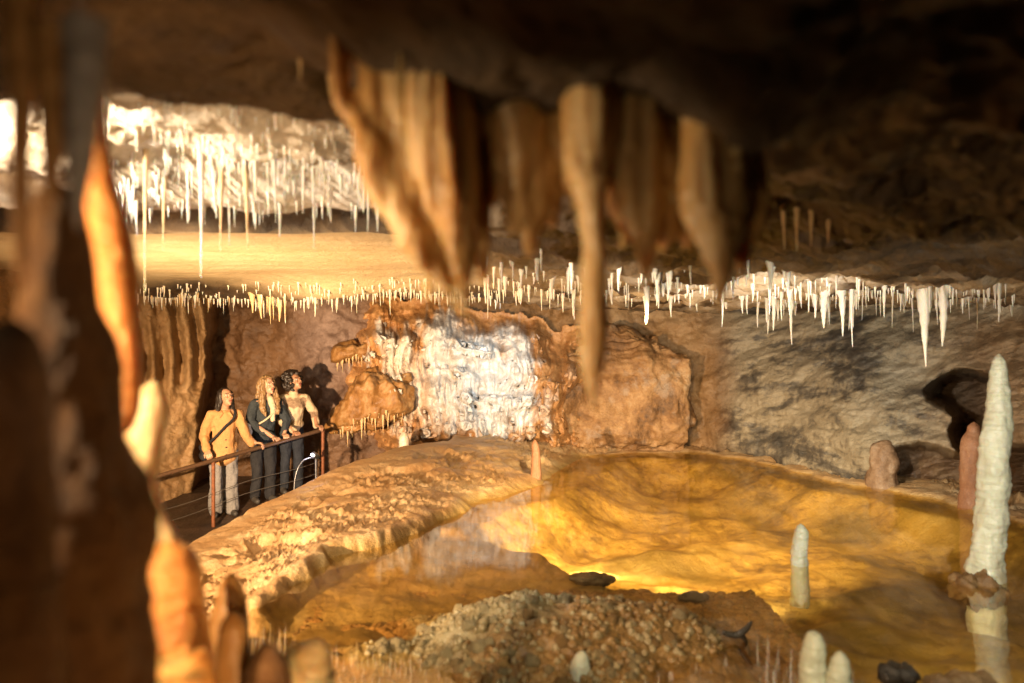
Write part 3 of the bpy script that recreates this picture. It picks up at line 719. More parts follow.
mot = fbm(np.stack([px * 0.03, py * 0.02, px * 0], 1) + 3, 1.0, 5, 0.6)
rust = np.clip(sstep(-0.05, 0.35, fbm(np.stack([px * 0.06, py * 0.008, px * 0], 1), 1.0, 4)) * (1 - core) + (1 - sstep(2, 34, sd + 30 * mot)) + 0.9 * sstep(525, 575, px + 40 * mot) - 0.6 * core + 0.7 * sstep(0.75, 1.25, fold) * (1 - 0.55 * core), 0, 1)
keep = sd > -12
fcs = grid_faces(330, 220); fcs = fcs[keep[fcs].all(1)]
used = np.unique(fcs); remap = np.full(len(V), -1); remap[used] = np.arange(len(used))
# keep only the biggest connected piece
fcs = remap[fcs]; V = V[used]; rust = rust[used]
par = np.arange(len(V))
for _ in range(60):
    mn = par[fcs].min(1); new = par.copy()
    for k in range(4): np.minimum.at(new, fcs[:, k], mn)
    new = new[new]
    if (new == par).all(): break
    par = new
root = np.bincount(par).argmax(); fcs = fcs[par[fcs[:, 0]] == root]
used = np.unique(fcs); remap = np.full(len(V), -1); remap[used] = np.arange(len(used)); fcs = remap[fcs]; V = V[used]; rust = rust[used]
base = V.mean(0)
o = add('flowstone_cascade', mk_mesh('flowstone_cascade', V - base, fcs, [M['cascade']], attrs={'rust': rust}), loc=base)
so = o.modifiers.new('thick', 'SOLIDIFY'); so.thickness = 0.12; so.offset = -1
tag(o, 'white frozen waterfall of flowstone with rusty streaks on the far wall', 'flowstone')

# ochre mound with its own fringe
cm = P(370, 408, 11.62)
th = np.linspace(0, 2 * np.pi, 70); 
V, Fc = ellipsoid((0, 0, 0), (0.60, 0.50, 0.52), 110, 80)
no = normals_of(V, Fc)
V = V + no * (0.20 * fbm(V + 3, 1.7, 4) + 0.07 * fbm((V + 8) * [1, 1, .18], 8, 3))[:, None]
cut_ = -0.16 + 0.10 * fbm(V * [1, 1, 0] + 2, 3.5, 3)
V[:, 2] = np.where(V[:, 2] < cut_, cut_ + 0.35 * (V[:, 2] - cut_), V[:, 2]) + 0.22 * V[:, 0]
mo = empty('flowstone_mound', cm); tag(mo, 'ochre flowstone mound with a hanging fringe beside the white cascade', 'flowstone')
add('mound', mk_mesh('mound', V, Fc, [M['ochre']]), mo)
for k in range(34):
    a = math.radians(200 + 140 * (k + rnd.uniform(-.3, .3)) / 26)
    o = add('stalactite', rnd.choice(SW), mo); r_ = rnd.uniform(.012, .028)
    rr_ = rnd.uniform(.78, .98); o.location = (0.60 * rr_ * math.cos(a), 0.48 * rr_ * math.sin(a), -0.10 + 0.13 * math.cos(a) + rnd.uniform(-.04, .04)); o.scale = (r_, r_, rnd.choice((.08, .12, .16, .24, .34)) * rnd.uniform(.8, 1.2))
# second, smaller one behind the last visitor
cm2 = P(352, 354, 11.95)
V, Fc = ellipsoid((0, 0, 0), (0.30, 0.28, 0.20), 50, 36); no = normals_of(V, Fc)
V = V + no * (0.11 * fbm(V + 13, 3, 4))[:, None]; V[:, 2] = np.where(V[:, 2] < -.05, -.05 + .45 * (V[:, 2] + .05), V[:, 2]) + 0.25 * V[:, 0]
mo = empty('flowstone_mound', cm2); tag(mo, 'small brown fringed flowstone knob on the wall above the ochre mound', 'flowstone')
add('mound', mk_mesh('mound', V, Fc, [M['ochre']]), mo)
for k in range(12):
    a = math.radians(195 + 150 * (k + rnd.uniform(-.3, .3)) / 12)
    o = add('stalactite', rnd.choice(SW), mo); rr_ = rnd.uniform(.7, .98); o.location = (0.28 * rr_ * math.cos(a), 0.25 * rr_ * math.sin(a), -0.03 + .07 * math.cos(a)); o.scale = (.018, .018, rnd.uniform(.05, .22))

# rusty boulder
V, Fc = ellipsoid((0, 0, 0), (1, 1, 1), 170, 110)
e = 0.66; V = np.sign(V) * np.abs(V) ** e; V = V * [1.25, 0.55, 1.08]
no = normals_of(V, Fc)
V = V + no * (0.30 * fbm(V + 21, 0.9, 6, 0.5) - 0.06 * fbm(V + 2, 1.5, 5, 0.5, True))[:, None]
V[:, 0] = np.where(V[:, 0] > 1.05, 1.05 + .25 * (V[:, 0] - 1.05), V[:, 0]) + 0.06 * V[:, 2]
V = V + no * (-0.07 * sstep(0.80, 1.0, fbm(V + 31, 1.1, 4, 0.5, True)) + 0.03 * fbm(V + 7, 5, 4))[:, None]
base = P(618, 396, 12.2)
o = add('boulder', mk_mesh('boulder', V, Fc, [M['boulder']]), loc=base); tag(o, 'big rusty orange boulder between the white cascade and the grey wall', 'boulder')

# ------------------------------------------------------------------ stalagmites in and round the pool
def stag_px(d, pts, mat, label, zb, **kw):
    pyb = CY + (H - zb) / d * F
    return spire_px('stalagmite', d, [(pts[0][0], pyb, pts[0][2] * 1.05)] + pts, mat, label, SM, **kw)
stag_px(5.5, [(986, 574, 17), (989, 545, 16), (992, 500, 15), (995, 450, 14), (998, 410, 11.5), (999, 375, 8.5), (999, 360, 5.5), (999, 354, 1)], M['white'],
        'tall white stalagmite rising out of the pool', -0.5, seed=21, amp=0.15, ns=9, seg=56, rings=260, ringamp=0.10)
stag_px(7.9, [(974, 506, 15), (974, 485, 13), (974, 455, 12.5), (974, 440, 11.5), (974, 432, 6.5), (974, 426, 5), (974, 422, 1)], M['pink'],
        'pinkish brown bottle shaped stalagmite behind the tall white one', -0.2, seed=22, amp=0.12, ns=10)
stag_px(9.0, [(882, 490, 16), (883, 474, 13.5), (884, 460, 13), (885, 449, 11), (886, 443, 7), (886, 440, 2)], M['stump'], 'short pale stump standing at the pool edge under the wall', -0.2, seed=23, amp=0.26, ns=8)
stag_px(5.85, [(800, 570, 8.8), (800, 550, 8.0), (801, 535, 7.2), (801, 528, 5.0), (801, 524, 1)], M['white'], 'small white candle stalagmite alone in the middle of the pool', -0.30, seed=24, amp=0.12, ns=14, ringamp=0.07)
stag_px(3.55, [(812, 690, 14), (813, 660, 12.5), (814, 643, 10.5), (814, 634, 7), (814, 631, 1)], M['white'], 'taller of two blunt white stalagmites close to the lens', -0.45, seed=25, amp=0.12, ns=12, ringamp=0.07)
stag_px(3.5, [(838, 695, 13), (839, 672, 11), (840, 660, 9), (840, 654, 5.5), (840, 651, 1)], M['white'], 'shorter of two blunt white stalagmites close to the lens', -0.45, seed=26, amp=0.12, ns=12, ringamp=0.07)
stag_px(3.85, [(580, 690, 11), (580, 670, 10), (581, 660, 8), (582, 654, 5), (582, 651, 1)], M['white'], 'pale green stub stalagmite in front of the knobbly mound', -0.2, seed=27, amp=0.1, ns=14)
stag_px(9.3, [(536, 478, 5.5), (536, 465, 5), (536, 452, 4.2), (535, 444, 3.2), (535, 440, 1)], M['pink'], 'little orange cone stalagmite on the crest of the rimstone bank', -0.05, seed=28, amp=0.1, ns=14, seg=18, rings=50)
stag_px(10.9, [(404, 446, 5), (404, 438, 5), (404, 434, 3), (404, 432, 1)], M['straw'], 'small white knob stalagmite behind the bank under the ochre mound', 0.0, seed=29, amp=0.1, ns=14, seg=18, rings=40)
# brown foot at the waterline of the tall stalagmite
def lump(name, c, r, mat, label, cat, seed, amp=0.25, s=None, R=None, seg=50, rings=34):
    V, Fc = ellipsoid((0, 0, 0), r, seg, rings, R); no = normals_of(V, Fc); m_ = float(np.mean(r))
    V = V + no * (amp * m_ * fbm(V + seed * 3.1, (s or 1.1) / m_, 4))[:, None]
    o = add(name, mk_mesh(name, V, Fc, [mat]), loc=c); return tag(o, label, cat)
lump('rock', P(980, 590, 5.42), (0.19, 0.15, 0.11), M['mound'], 'brown wet rock collar at the foot of the tall white stalagmite', 'rock', 31, amp=0.5, s=1.6)
lump('rock', P(592, 579, 5.75), (0.17, 0.06, 0.05), M['black_rock'], 'dark flat rock lying at the water edge above the knobbly mound', 'rock', 32)
lump('rock', P(693, 597, 5.35), (0.10, 0.05, 0.035), M['black_rock'], 'small dark rock shielding the glowing underwater lamp', 'rock', 33)
lump('rock', P(898, 674, 3.75), (0.10, 0.07, 0.05), M['black_rock'], 'black and white crusted rock at the near edge of the pool', 'rock', 34, amp=0.35)
lump('rock', P(960, 682, 3.7), (0.17, 0.07, 0.045), M['mound'], 'curved brown rock by the black and white crusted one', 'rock', 35, amp=0.3)
V, Fc = merge([sweep([P(725, 633, 4.35), P(736, 634, 4.35), P(745, 629, 4.33), P(750, 622, 4.3)], [.012, .018, .016, .010], 10, 14), ])
V2, no2, F2 = remesh([sweep([P(722, 632, 4.35), P(736, 635, 4.35), P(746, 629, 4.33), P(752, 621, 4.3)], [.012, .020, .018, .008], 12, 16),
                      sweep([P(740, 632, 4.35), P(746, 642, 4.35), P(750, 656, 4.36)], [.018, .012, .010], 12, 12)], 0.006, 3)
b0 = V2.mean(0); o = add('twig_rock', mk_mesh('twig_rock', V2 - b0, F2, [M['black_rock']]), loc=b0); tag(o, 'black forked twig of rock sticking out of the water beside the mound', 'twig')  # dark rock in the shape of a forked twig

# ------------------------------------------------------------------ knobbly mound of cave popcorn
def mound_z(x, y):
    u = (x - 0.24) / 1.25; v = (y - 4.40) / 0.95
    r = np.sqrt(u * u + v * v); p3 = np.stack([x, y, x * 0], 1)
    a1, a2 = worley(np.stack([x, y], 1) / 0.072 + 0.5 * np.stack([fbm(p3, 9, 2), fbm(p3 + 3, 9, 2)], 1)); b1, b2 = worley(np.stack([x, y], 1) / 0.021 + 7)
    crust = sstep(-0.75, -0.2, fbm(p3, 2.0, 3))
    return crust * (0.058 * np.sqrt(np.maximum(0, 1 - a1 ** 2)) + 0.010 * (1 - b1)) - 0.17 + 0.31 * (1 - sstep(0.1, 1.05, r + 0.18 * fbm(p3, 1.6, 3))) + 0.03 * fbm(p3 + 5, 3, 4)
gx, gy = np.meshgrid(np.linspace(-1.3, 1.7, 560), np.linspace(3.2, 5.6, 450), indexing='ij')
mz = mound_z(gx.ravel(), gy.ravel())
me_root = empty('popcorn_mound', (0.22, 4.42, 0.0)); tag(me_root, 'knobbly low mound crusted with cave popcorn rising from the shallow water', 'mound')
off = np.array([0.22, 4.42, 0.0])
add('mound', mk_mesh('mound', np.stack([gx.ravel(), gy.ravel(), mz], 1) - off, grid_faces(560, 450), [M['pop']], attrs={'rust': np.clip(sstep(-.35, .35, (gx.ravel() - 0.35) * 0.8 + (4.7 - gy.ravel()) * 0.9 + 0.5 * fbm(np.stack([gx.ravel(), gy.ravel(), gx.ravel() * 0], 1), 2.5, 3) - .1) + sstep(-.02, -.08, mz), 0, 1)}), me_root)
NP = []
for s in range(6):
    V, Fc = ellipsoid((0, 0, 0), (1, 1, 0.85), 18, 12); no = normals_of(V, Fc)
    V = V + no * (0.38 * fbm(V + s * 7, 0.9, 3))[:, None]
    NP.append((V, Fc, [mk_mesh('nodule', V, Fc, [M['pop']], attrs={'rust': np.full(len(V), q_)}) for q_ in (0.0, 0.45, 1.0)]))
spots = []
while len(spots) < 1000:
    x = rnd.uniform(-0.85, 1.2); y = rnd.uniform(3.6, 5.2); z = float(mound_z(np.array([x]), np.array([y]))[0])
    dens = float(fbm(np.array([[x, y, 0.0]]), 2.0, 3)[0])
    if z < -0.01 or dens < -0.42 + rnd.uniform(-.2, .2): continue
    spots.append((x, y, z, rnd.uniform(.009, .026) * (1.5 if rnd.random() < .15 else 1)))
spots.sort(key=lambda s: -s[3] / s[1])
VV = []; FF = []; RR = []; kk = 0
for n_, (x, y, z, r_) in enumerate(spots):
    rust_ = 0 if (x - 0.35) * 0.8 + (4.7 - y) * 0.9 + rnd.uniform(-.25, .25) < 0.2 else (1 if rnd.random() < .5 else 2)
    V, Fc, ms = NP[rnd.randrange(6)]
    if n_ < 100:
        o = add('nodule', ms[rust_], me_root); o.location = (x - off[0], y - off[1], z + r_ * .12); o.scale = (r_, r_, r_ * 1.1); o.rotation_euler = (rnd.uniform(-.5, .5), rnd.uniform(-.5, .5), rnd.uniform(0, 6))
    else:
        a = rnd.uniform(0, 6.28); R = np.array(Matrix.Rotation(a, 3, 'Z'))
        VV.append((V * [r_, r_, r_ * 1.1]) @ R.T + [x - off[0], y - off[1], z + r_ * .12]); FF += [tuple(i + kk for i in f) for f in Fc]; kk += len(V); RR.append(np.full(len(V), (0, .45, 1)[rust_]))
o = add('nodules', mk_mesh('nodules', np.vstack(VV), FF, [M['pop']], attrs={'rust': np.concatenate(RR)}), me_root); o['kind'] = 'stuff'

# ------------------------------------------------------------------ visitors
def skin_mat(name):
    m, nt, b = new_mat(name)
    n = noise(nt, coords(nt), 60, 4, 0.6)
    c = mix(nt, 0.25, attr(nt, 'col', True), ramp(nt, n, [(0.3, (0.7, 0.7, 0.7)), (0.7, (1.2, 1.2, 1.2))]), 'MULTIPLY')
    nt.links.new(c, b.inputs['Base Color']); setin(b, Roughness=.45, Subsurface_Weight=.15, Subsurface_Scale=.01)
    return m
def cloth(name, a, c2, s=60, r=.85, bd=.006, stretch=(1, 1, 1)):
    m, nt, b = new_mat(name); v = coords(nt, stretch)
    n1 = noise(nt, v, 7, 5, .6); n2 = noise(nt, v, s, 4, .7)
    f = madd(nt, n2, .5, madd(nt, n1, .5)); nt.links.new(ramp(nt, f, [(.35, a), (.65, c2)]), b.inputs['Base Color'])
    bump(nt, b, f, bd); setin(b, Roughness=r, Specular_IOR_Level=.25); return m
def hairm(name, a, c2):
    m, nt, b = new_mat(name); n = noise(nt, coords(nt, (1, 1, .12)), 90, 4, .6)
    nt.links.new(ramp(nt, n, [(.35, a), (.65, c2)]), b.inputs['Base Color']); bump(nt, b, n, .006); setin(b, Roughness=.42); return m
M['skin'] = skin_mat('skin')
M['shacket'] = cloth('tan_overshirt', (.40, .205, .08), (.56, .32, .135))
M['greyjean'] = cloth('grey_denim', (.15, .145, .145), (.28, .27, .27))
M['blackcloth'] = cloth('black_cloth', (.012, .012, .014), (.03, .03, .034))
M['denim'] = cloth('dark_denim', (.016, .021, .025), (.05, .06, .068))
M['navy'] = cloth('dark_jeans', (.012, .014, .02), (.03, .035, .046))
M['fleece'] = cloth('cream_fleece', (.42, .31, .19), (.60, .48, .33), 25, .95, .012)
M['fleece_pat'] = cloth('brown_fleece_band', (.13, .075, .045), (.40, .29, .19), 38, .95, .01)
M['beige'] = cloth('beige_knit', (.5, .40, .27), (.64, .53, .38))
M['lightbag'] = cloth('pale_blue_bag', (.42, .47, .52), (.68, .72, .76), 30, .6)
M['hair_black'] = hairm('black_hair', (.008, .006, .005), (.03, .02, .015))
M['hair_blond'] = hairm('blond_hair', (.13, .07, .028), (.38, .24, .11))
M['hair_curly'] = hairm('dark_curly_hair', (.008, .006, .005), (.035, .022, .014))
M['shoe'] = plain('dark_shoe', (.05, .045, .04), .6)

def limb(a, b_, c_, ra, rb, rc):
    return [capsule(a, ra, b_, rb), capsule(b_, rb, c_, rc)]
def hand_parts(wrist, fwd, dn, side):
    """palm, four unequal bent fingers closing over a bar, thumb from the side of the palm"""
    wrist = np.asarray(wrist, float); fwd = np.asarray(fwd, float); fwd = fwd / np.linalg.norm(fwd)
    dn = np.asarray(dn, float); dn = dn - fwd * (dn @ fwd); dn = dn / np.linalg.norm(dn); sd = np.cross(dn, fwd) * side
    out = []
    for k, off_ in enumerate((-.028, -.010, .010, .028)):
        out.append(capsule(wrist + sd * off_ * .5, .017, wrist + fwd * .075 + sd * off_, .0135, 10, 4))
        l = (.034, .040, .037, .028)[k]; q0 = wrist + fwd * .080 + sd * off_ * 1.12; q1 = q0 + (fwd * .72 + dn * .55) * l * 1.1; q2 = q1 + (dn * .95 + fwd * .05) * l * .95; q3 = q2 + (dn * .7 - fwd * .55) * l * .6
        out += [capsule(q0, .0095, q1, .009, 8, 3), capsule(q1, .009, q2, .0082, 8, 3), capsule(q2, .0082, q3, .0072, 8, 3)]
    t0 = wrist + fwd * .025 - sd * .024; t1 = t0 + fwd * .032 - sd * .026 + dn * .010; t2 = t1 + fwd * .026 - sd * .004 + dn * .020
    out += [capsule(t0, .014, t1, .011, 8, 3), capsule(t1, .011, t2, .009, 8, 3)]
    return out
def head_parts(c, R):
    c = np.asarray(c, float); f = lambda v: c + R @ np.asarray(v, float)
    o = [ellipsoid(f((0, .012, .025)), (.074, .094, .092), 20, 14, R), ellipsoid(f((0, -.022, -.045)), (.056, .066, .070), 18, 12, R),
         capsule(f((0, -.066, -.098)), .020, f((0, -.060, -.088)), .026),                       # chin
         capsule(f((0, -.083, .012)), .010, f((0, -.108, -.022)), .0135), ]                    # nose
    for s in (-1, 1):
        o += [ellipsoid(f((s * .034, -.066, -.022)), (.024, .022, .020), 12, 8, R),             # cheek
              capsule(f((s * .016, -.085, .030)), .0095, f((s * .050, -.070, .030)), .009, 8, 3),  # brow
              ellipsoid(f((s * .031, -.072, .008)), (.0165, .013, .010), 10, 8, R),             # eye
              capsule(f((s * .077, .010, .018)), .012, f((s * .074, .004, -.022)), .010, 8, 3),  # ear
              capsule(f((s * .006, -.100, -.028)), .008, f((s * .014, -.094, -.027)), .0065, 8, 3)]
    o += [capsule(f((-.020, -.082, -.056)), .0075, f((.020, -.082, -.056)), .0075, 8, 3), capsule(f((-.015, -.080, -.068)), .0085, f((.015, -.080, -.068)), .0085, 8, 3)]
    return o, f
def paint(V, c, R, skin, lip):
    col = np.tile(np.asarray(skin, float), (len(V), 1)); L = (V - np.asarray(c)) @ R
    def spot_(p, r, cc):
        k = (np.linalg.norm((L - np.asarray(p)) / np.asarray(r), axis=1) < 1)[:, None]
        col[:] = np.where(k, np.asarray(cc), col)
    for s in (-1, 1):
        spot_((s * .033, -.078, .033), (.022, .03, .006), (.05, .025, .015))
        spot_((s * .031, -.084, .008), (.016, .018, .0085), (.62, .58, .53))
        spot_((s * .031 + .003, -.086, .010), (.0072, .018, .0078), (.02, .012, .008))
        spot_((s * .031, -.082, .0165), (.017, .018, .003), (.03, .015, .01))
    spot_((0, -.088, -.062), (.026, .022, .0115), lip); spot_((0, -.090, -.0615), (.022, .02, .0022), (.12, .03, .02))
    return col
def part(name, parts, vox, mat, root, amp=0.0, fs=12.0, sm=3, stretch=(1, 1, 1), label=None):
    V, no, Fc = remesh(parts, vox, sm)
    if amp: V = V + no * (amp * fbm(V * stretch + rnd.random() * 9, fs, 3))[:, None]
    o = add(name, mk_mesh(name, V, Fc, [mat]), root)
    if label: o['label'] = label
    return o
def person(foot, yaw, label, k, head_c, head_yaw, head_pitch, arms, skin, lip, lean, hips=(.0, .0)):
    """k scales the figure; arms = (side, elbow, wrist, fwd, dn) in the figure's own frame (x across, -y forward)"""
    root = empty('person', foot, yaw); tag(root, label, 'person', None)
    hz = .86 * k; hx, hy = hips
    hip = np.array([hx, hy, hz]); ch = np.array([hx * .3, lean[1] * .7, 1.20 * k]); nk = np.array([0, lean[1], 1.375 * k])
    R = rotm(head_yaw, head_pitch); hc = np.asarray(head_c, float)
    body = [ellipsoid(hip + [0, 0, .02], (.150, .105, .12)), capsule(hip, .115, ch, .125), ellipsoid(ch + [0, 0, .02], (.150, .100, .14)), capsule(nk - [0, 0, .03], .055, nk + [0, -.005, .03], .050), capsule(nk, .050, hc + R @ np.array([0, .02, -.07]), .048)]
    sh = {}
    for s in (-1, 1):
        shp = nk + [s * .165 * k, .0, -.065]; sh[s] = shp
        body.append(capsule(nk + [s * .03, 0, -.04], .05, shp, .052))
        kn = np.array([s * .085 + hx, hy - .03, .46 * k]); an = np.array([s * .095 + hx, hy + .01, .08])
        body += limb(hip + [s * .085, 0, -.03], kn, an, .085, .055, .038) + [capsule(an + [0, .0, -.03], .036, an + [s * .02, -.15, -.048], .028)]
    for s, el, wr, fw, dn in arms:
        body += limb(sh[s], el, wr, .047, .038, .026) + hand_parts(wr, fw, dn, s)
    hp, f = head_parts(hc, R)
    V, no, Fc = remesh(body + hp, .0055, 2, .4)
    o = add('body', mk_mesh('body', V, Fc, [M['skin']], attrs={'col': paint(V, hc, R, skin, lip)}), root)
    return root, hip, ch, nk, sh, f, R, hc, hx, hy
def legs(root, mat, hip, k, hx, hy, r0, r1, r2, name='trousers', amp=.016):
    ps = [ellipsoid(hip + [0, 0, .02], (.165, .12, .13))]
    for s in (-1, 1):
        kn = np.array([s * .087 + hx, hy - .03, .46 * k]); an = np.array([s * .097 + hx, hy + .005, .085])
        ps += limb(hip + [s * .085, 0, -.03], kn, an, r0, r1, r2)
    part(name, ps, .010, mat, root, amp, 10, 3, (1, 1, .6))
    for s in (-1, 1):
        a = np.array([s * .097 + hx, hy, .045]); part('shoe', [capsule(a + [0, .045, 0], .048, a + [s * .015, -.03, 0], .047), capsule(a + [s * .01, -.02, -.005], .045, a + [s * .025, -.15, -.012], .034)], .008, M['shoe'], root)
def to_local(root, p):
    a = -root[1]; v = np.asarray(p, float) - np.asarray(root[0])
    return np.array([v[0] * math.cos(a) - v[1] * math.sin(a), v[0] * math.sin(a) + v[1] * math.cos(a), v[2]])
RA = np.array([-4.18, 9.2, 0.06]); RB = np.array([-2.56, 10.78, 0.445])
def rail_pt(t): return RA + (RB - RA) * t
def pathz(y): return -0.62 + 0.20 * min(1, max(0, (y - 9.9) / 0.9))

# --- first visitor: long black hair, tan overshirt
f1 = np.array([-3.66, 10.12, pathz(10.12)]); y1 = math.radians(28)
L1 = lambda t, up=.03: to_local((f1, y1), rail_pt(t) + [0, 0, up])
wl = L1(.60, .055); wl = wl + np.array([-.05, .05, 0])
root, hip, ch, nk, sh, f, R, hc, hx, hy = person(f1, y1, 'woman with long straight black hair in tan overshirt and grey jeans, black chest strap', .985, (.012, -.10, 1.505), math.radians(20), math.radians(-16),
    [(-1, np.array([-.235, .02, 1.03]), np.array([-.215, -.13, .86]), (.12, -.7, -.6), (.3, .1, -1)), (1, np.array([.245, -.15, 1.02]), wl, (.9, -.55, -.05), (0, -.2, -1))],
    (.46, .255, .155), (.40, .13, .10), (0, -.06), (0, .03))
ps = [ellipsoid(hip + [0, -.01, .02], (.168, .140, .19)), capsule(hip + [0, -.01, -.05], .145, ch, .138), ellipsoid(ch + [0, 0, .03], (.165, .120, .16)), ellipsoid(hip + [0, -.01, -.12], (.172, .142, .10))]
for s in (-1, 1): ps += [capsule(nk + [s * .05, 0, -.055], .056, sh[s], .064)]
ps += limb(sh[-1], (-.238, .02, 1.03), (-.22, -.11, .885), .066, .060, .050) + limb(sh[1], (.248, -.15, 1.02), wl - np.array([.05, -.02, 0]), .066, .058, .048)
part('overshirt', ps, .011, M['shacket'], root, .020, 8, 3, (1, 1, .55))
for s in (-1, 1): part('collar', [capsule(nk + [s * .055, .03, .01], .018, nk + [s * .045, -.075, -.045], .022), capsule(nk + [s * .045, -.075, -.045], .022, nk + [s * .075, -.10, -.085], .014)], .007, M['shacket'], root)
for k_ in range(5):
    z = 1.17 - .095 * k_; V, Fc = ellipsoid((.0, -.158 - .01 * (k_ > 1) + (.03 if k_ == 0 else 0), z), (.009, .005, .009), 10, 8); add('button', mk_mesh('button', V, Fc, [M['shoe']]), root)
legs(root, M['greyjean'], hip, .985, hx, hy, .095, .080, .092)
V, Fc = sweep([nk + [.10, .06, -.01], nk + [.115, -.05, -.02], nk + [.09, -.125, -.11], ch + [-.01, -.165, -.03], hip + [-.12, -.165, .17], hip + [-.20, -.07, .08], hip + [-.20, .04, .05]], [.016] * 7, 10, 60); add('strap', mk_mesh('strap', V, Fc, [M['blackcloth']]), root)
part('handbag', [capsule(hip + [-.235, -.06, .02], .055, hip + [-.235, .09, .02], .055), capsule(hip + [-.235, -.05, -.08], .055, hip + [-.235, .08, -.08], .055)], .01, M['blackcloth'], root)
H_ = lambda v: f(v)
ps = [ellipsoid(H_((0, .035, .045)), (.088, .093, .092), 20, 14, R)]
for s in (-1, 1):
    ps += [capsule(H_((s * .072, -.005, .055)), .026, H_((s * .083, .005, -.05)), .022), capsule(H_((s * .083, .005, -.05)), .024, nk + [s * .095, -.01 if s < 0 else .03, -.06], .028), capsule(nk + [s * .095, -.01 if s < 0 else .03, -.06], .028, nk + [s * .12, -.01 if s < 0 else .06, -.20], .016)]
    ps += [capsule(H_((s * .045, .08, .02)), .045, nk + [s * .07, .10, -.12], .04)]
part('hair', ps, .008, M['hair_black'], root, .010, 30, 3, (1, 1, .12))

# --- second visitor: long blond hair, dark denim jacket
f2 = np.array([-3.27, 10.52, pathz(10.54)]); y2 = math.radians(38)
L2 = lambda t, up=.03: to_local((f2, y2), rail_pt(t) + [0, 0, up])
wa = L2(.70, .06) + np.array([.0, .10, 0]); wb = L2(.765, .065) + np.array([.0, .10, 0])
root, hip, ch, nk, sh, f, R, hc, hx, hy = person(f2, y2, 'person with long wavy blond hair in dark denim jacket, both hands on the rail', 1.0, (.0, -.125, 1.54), math.radians(14), math.radians(-10),
    [(-1, np.array([-.24, -.10, 1.08]), wa, (.25, -1, -.1), (0, -.2, -1)), (1, np.array([.25, -.12, 1.07]), wb, (-.1, -1, -.1), (0, -.2, -1))],
    (.50, .29, .19), (.45, .16, .13), (0, -.09), (0, .06))
ps = [ellipsoid(hip + [0, -.01, .06], (.172, .135, .12)), capsule(hip + [0, -.01, .04], .145, ch, .15), ellipsoid(ch + [0, 0, .03], (.165, .118, .16))]
for s in (-1, 1): ps += [capsule(nk + [s * .05, 0, -.055], .055, sh[s], .063)]
ps += limb(sh[-1], (-.245, -.10, 1.08), wa + [0, .03, 0], .064, .055, .043) + limb(sh[1], (.255, -.12, 1.07), wb + [0, .03, 0], .064, .055, .043)
part('denim_jacket', ps, .010, M['denim'], root, .020, 9, 3, (1, 1, .6))
part('scarf', [capsule(nk + [0.02, -.075, -.01], .045, nk + [.03, -.13, -.12], .040), capsule(nk + [.03, -.13, -.12], .036, ch + [.03, -.145, -.10], .03)], .008, M['beige'], root, .006, 20)
legs(root, M['blackcloth'], hip, 1.0, hx, hy, .092, .074, .07)
V, Fc = sweep([nk + [.10, .05, -.02], nk + [.10, -.06, -.03], nk + [.06, -.135, -.14], ch + [-.05, -.165, -.08], hip + [-.15, -.135, .16], hip + [-.19, -.03, .12]], [.012] * 6, 10, 50); add('strap', mk_mesh('strap', V, Fc, [M['beige']]), root)
part('shoulder_bag', [capsule(hip + [-.27, -.16, .17], .062, hip + [-.27, .0, .18], .062), capsule(hip + [-.27, -.17, .09], .068, hip + [-.27, .01, .10], .068)], .010, M['lightbag'], root, .004, 25)
ps = [ellipsoid(H_((0, .035, .045)), (.089, .095, .094), 20, 14, R)]
for s in (-1, 1):
    ps += [capsule(H_((s * .070, -.018, .065)), .028, H_((s * .088, -.005, -.05)), .030), capsule(H_((s * .088, -.005, -.05)), .034, nk + [s * .10, -.09, -.10], .040), capsule(nk + [s * .10, -.09, -.10], .040, nk + [s * .085, -.145, -.19], .028), capsule(H_((s * .05, .07, .02)), .05, nk + [s * .08, .09, -.14], .05)]
part('hair', ps, .008, M['hair_blond'], root, .022, 24, 3, (1, 1, .5))

# --- third visitor: big dark curls, cream fleece
f3 = np.array([-2.99, 10.84, pathz(10.84)]); y3 = math.radians(30)
L3 = lambda t, up=.03: to_local((f3, y3), rail_pt(t) + [0, 0, up])
wa = L3(.83, .06) + np.array([.0, .10, 0]); wb = L3(.985, .06) + np.array([-.03, .08, 0])
root, hip, ch, nk, sh, f, R, hc, hx, hy = person(f3, y3, 'person with big dark curly hair looking up, in a cream patterned fleece and dark trousers', .985, (.01, -.10, 1.515), math.radians(26), math.radians(-20),
    [(-1, np.array([-.235, -.06, 1.05]), wa, (.1, -1, -.1), (0, -.2, -1)), (1, np.array([.28, -.06, 1.07]), wb, (.4, -1, -.05), (0, -.2, -1))],
    (.36, .19, .11), (.34, .10, .08), (0, -.06), (0, .05))
ps = [ellipsoid(hip + [0, -.01, .09], (.165, .128, .10)), capsule(hip + [0, -.01, .08], .14, ch, .145), ellipsoid(ch + [0, 0, .03], (.158, .112, .15)), capsule(nk + [0, -.01, -.04], .068, nk + [0, -.015, .015], .060)]
for s in (-1, 1): ps += [capsule(nk + [s * .05, 0, -.055], .053, sh[s], .060)]
ps += limb(sh[-1], (-.24, -.06, 1.05), wa + [0, .03, 0], .062, .054, .044) + limb(sh[1], (.285, -.06, 1.07), wb + [0, .03, 0], .062, .054, .044)
fo = part('fleece', ps, .010, M['fleece'], root, .016, 10, 3, (1, 1, .6))
fo.data.materials.append(M['fleece_pat'])
for p_ in fo.data.polygons:                                     # knitted bands over yoke and sleeves
    c_ = p_.center
    if (1.17 + .012 * math.sin(c_.x * 60) < c_.z < 1.30 + .010 * math.sin(c_.x * 70) and abs(c_.x) < .16) or (abs(c_.x) > .20 and 1.02 < c_.z < 1.10): p_.material_index = 1
legs(root, M['navy'], hip, .985, hx, hy, .095, .070, .060)
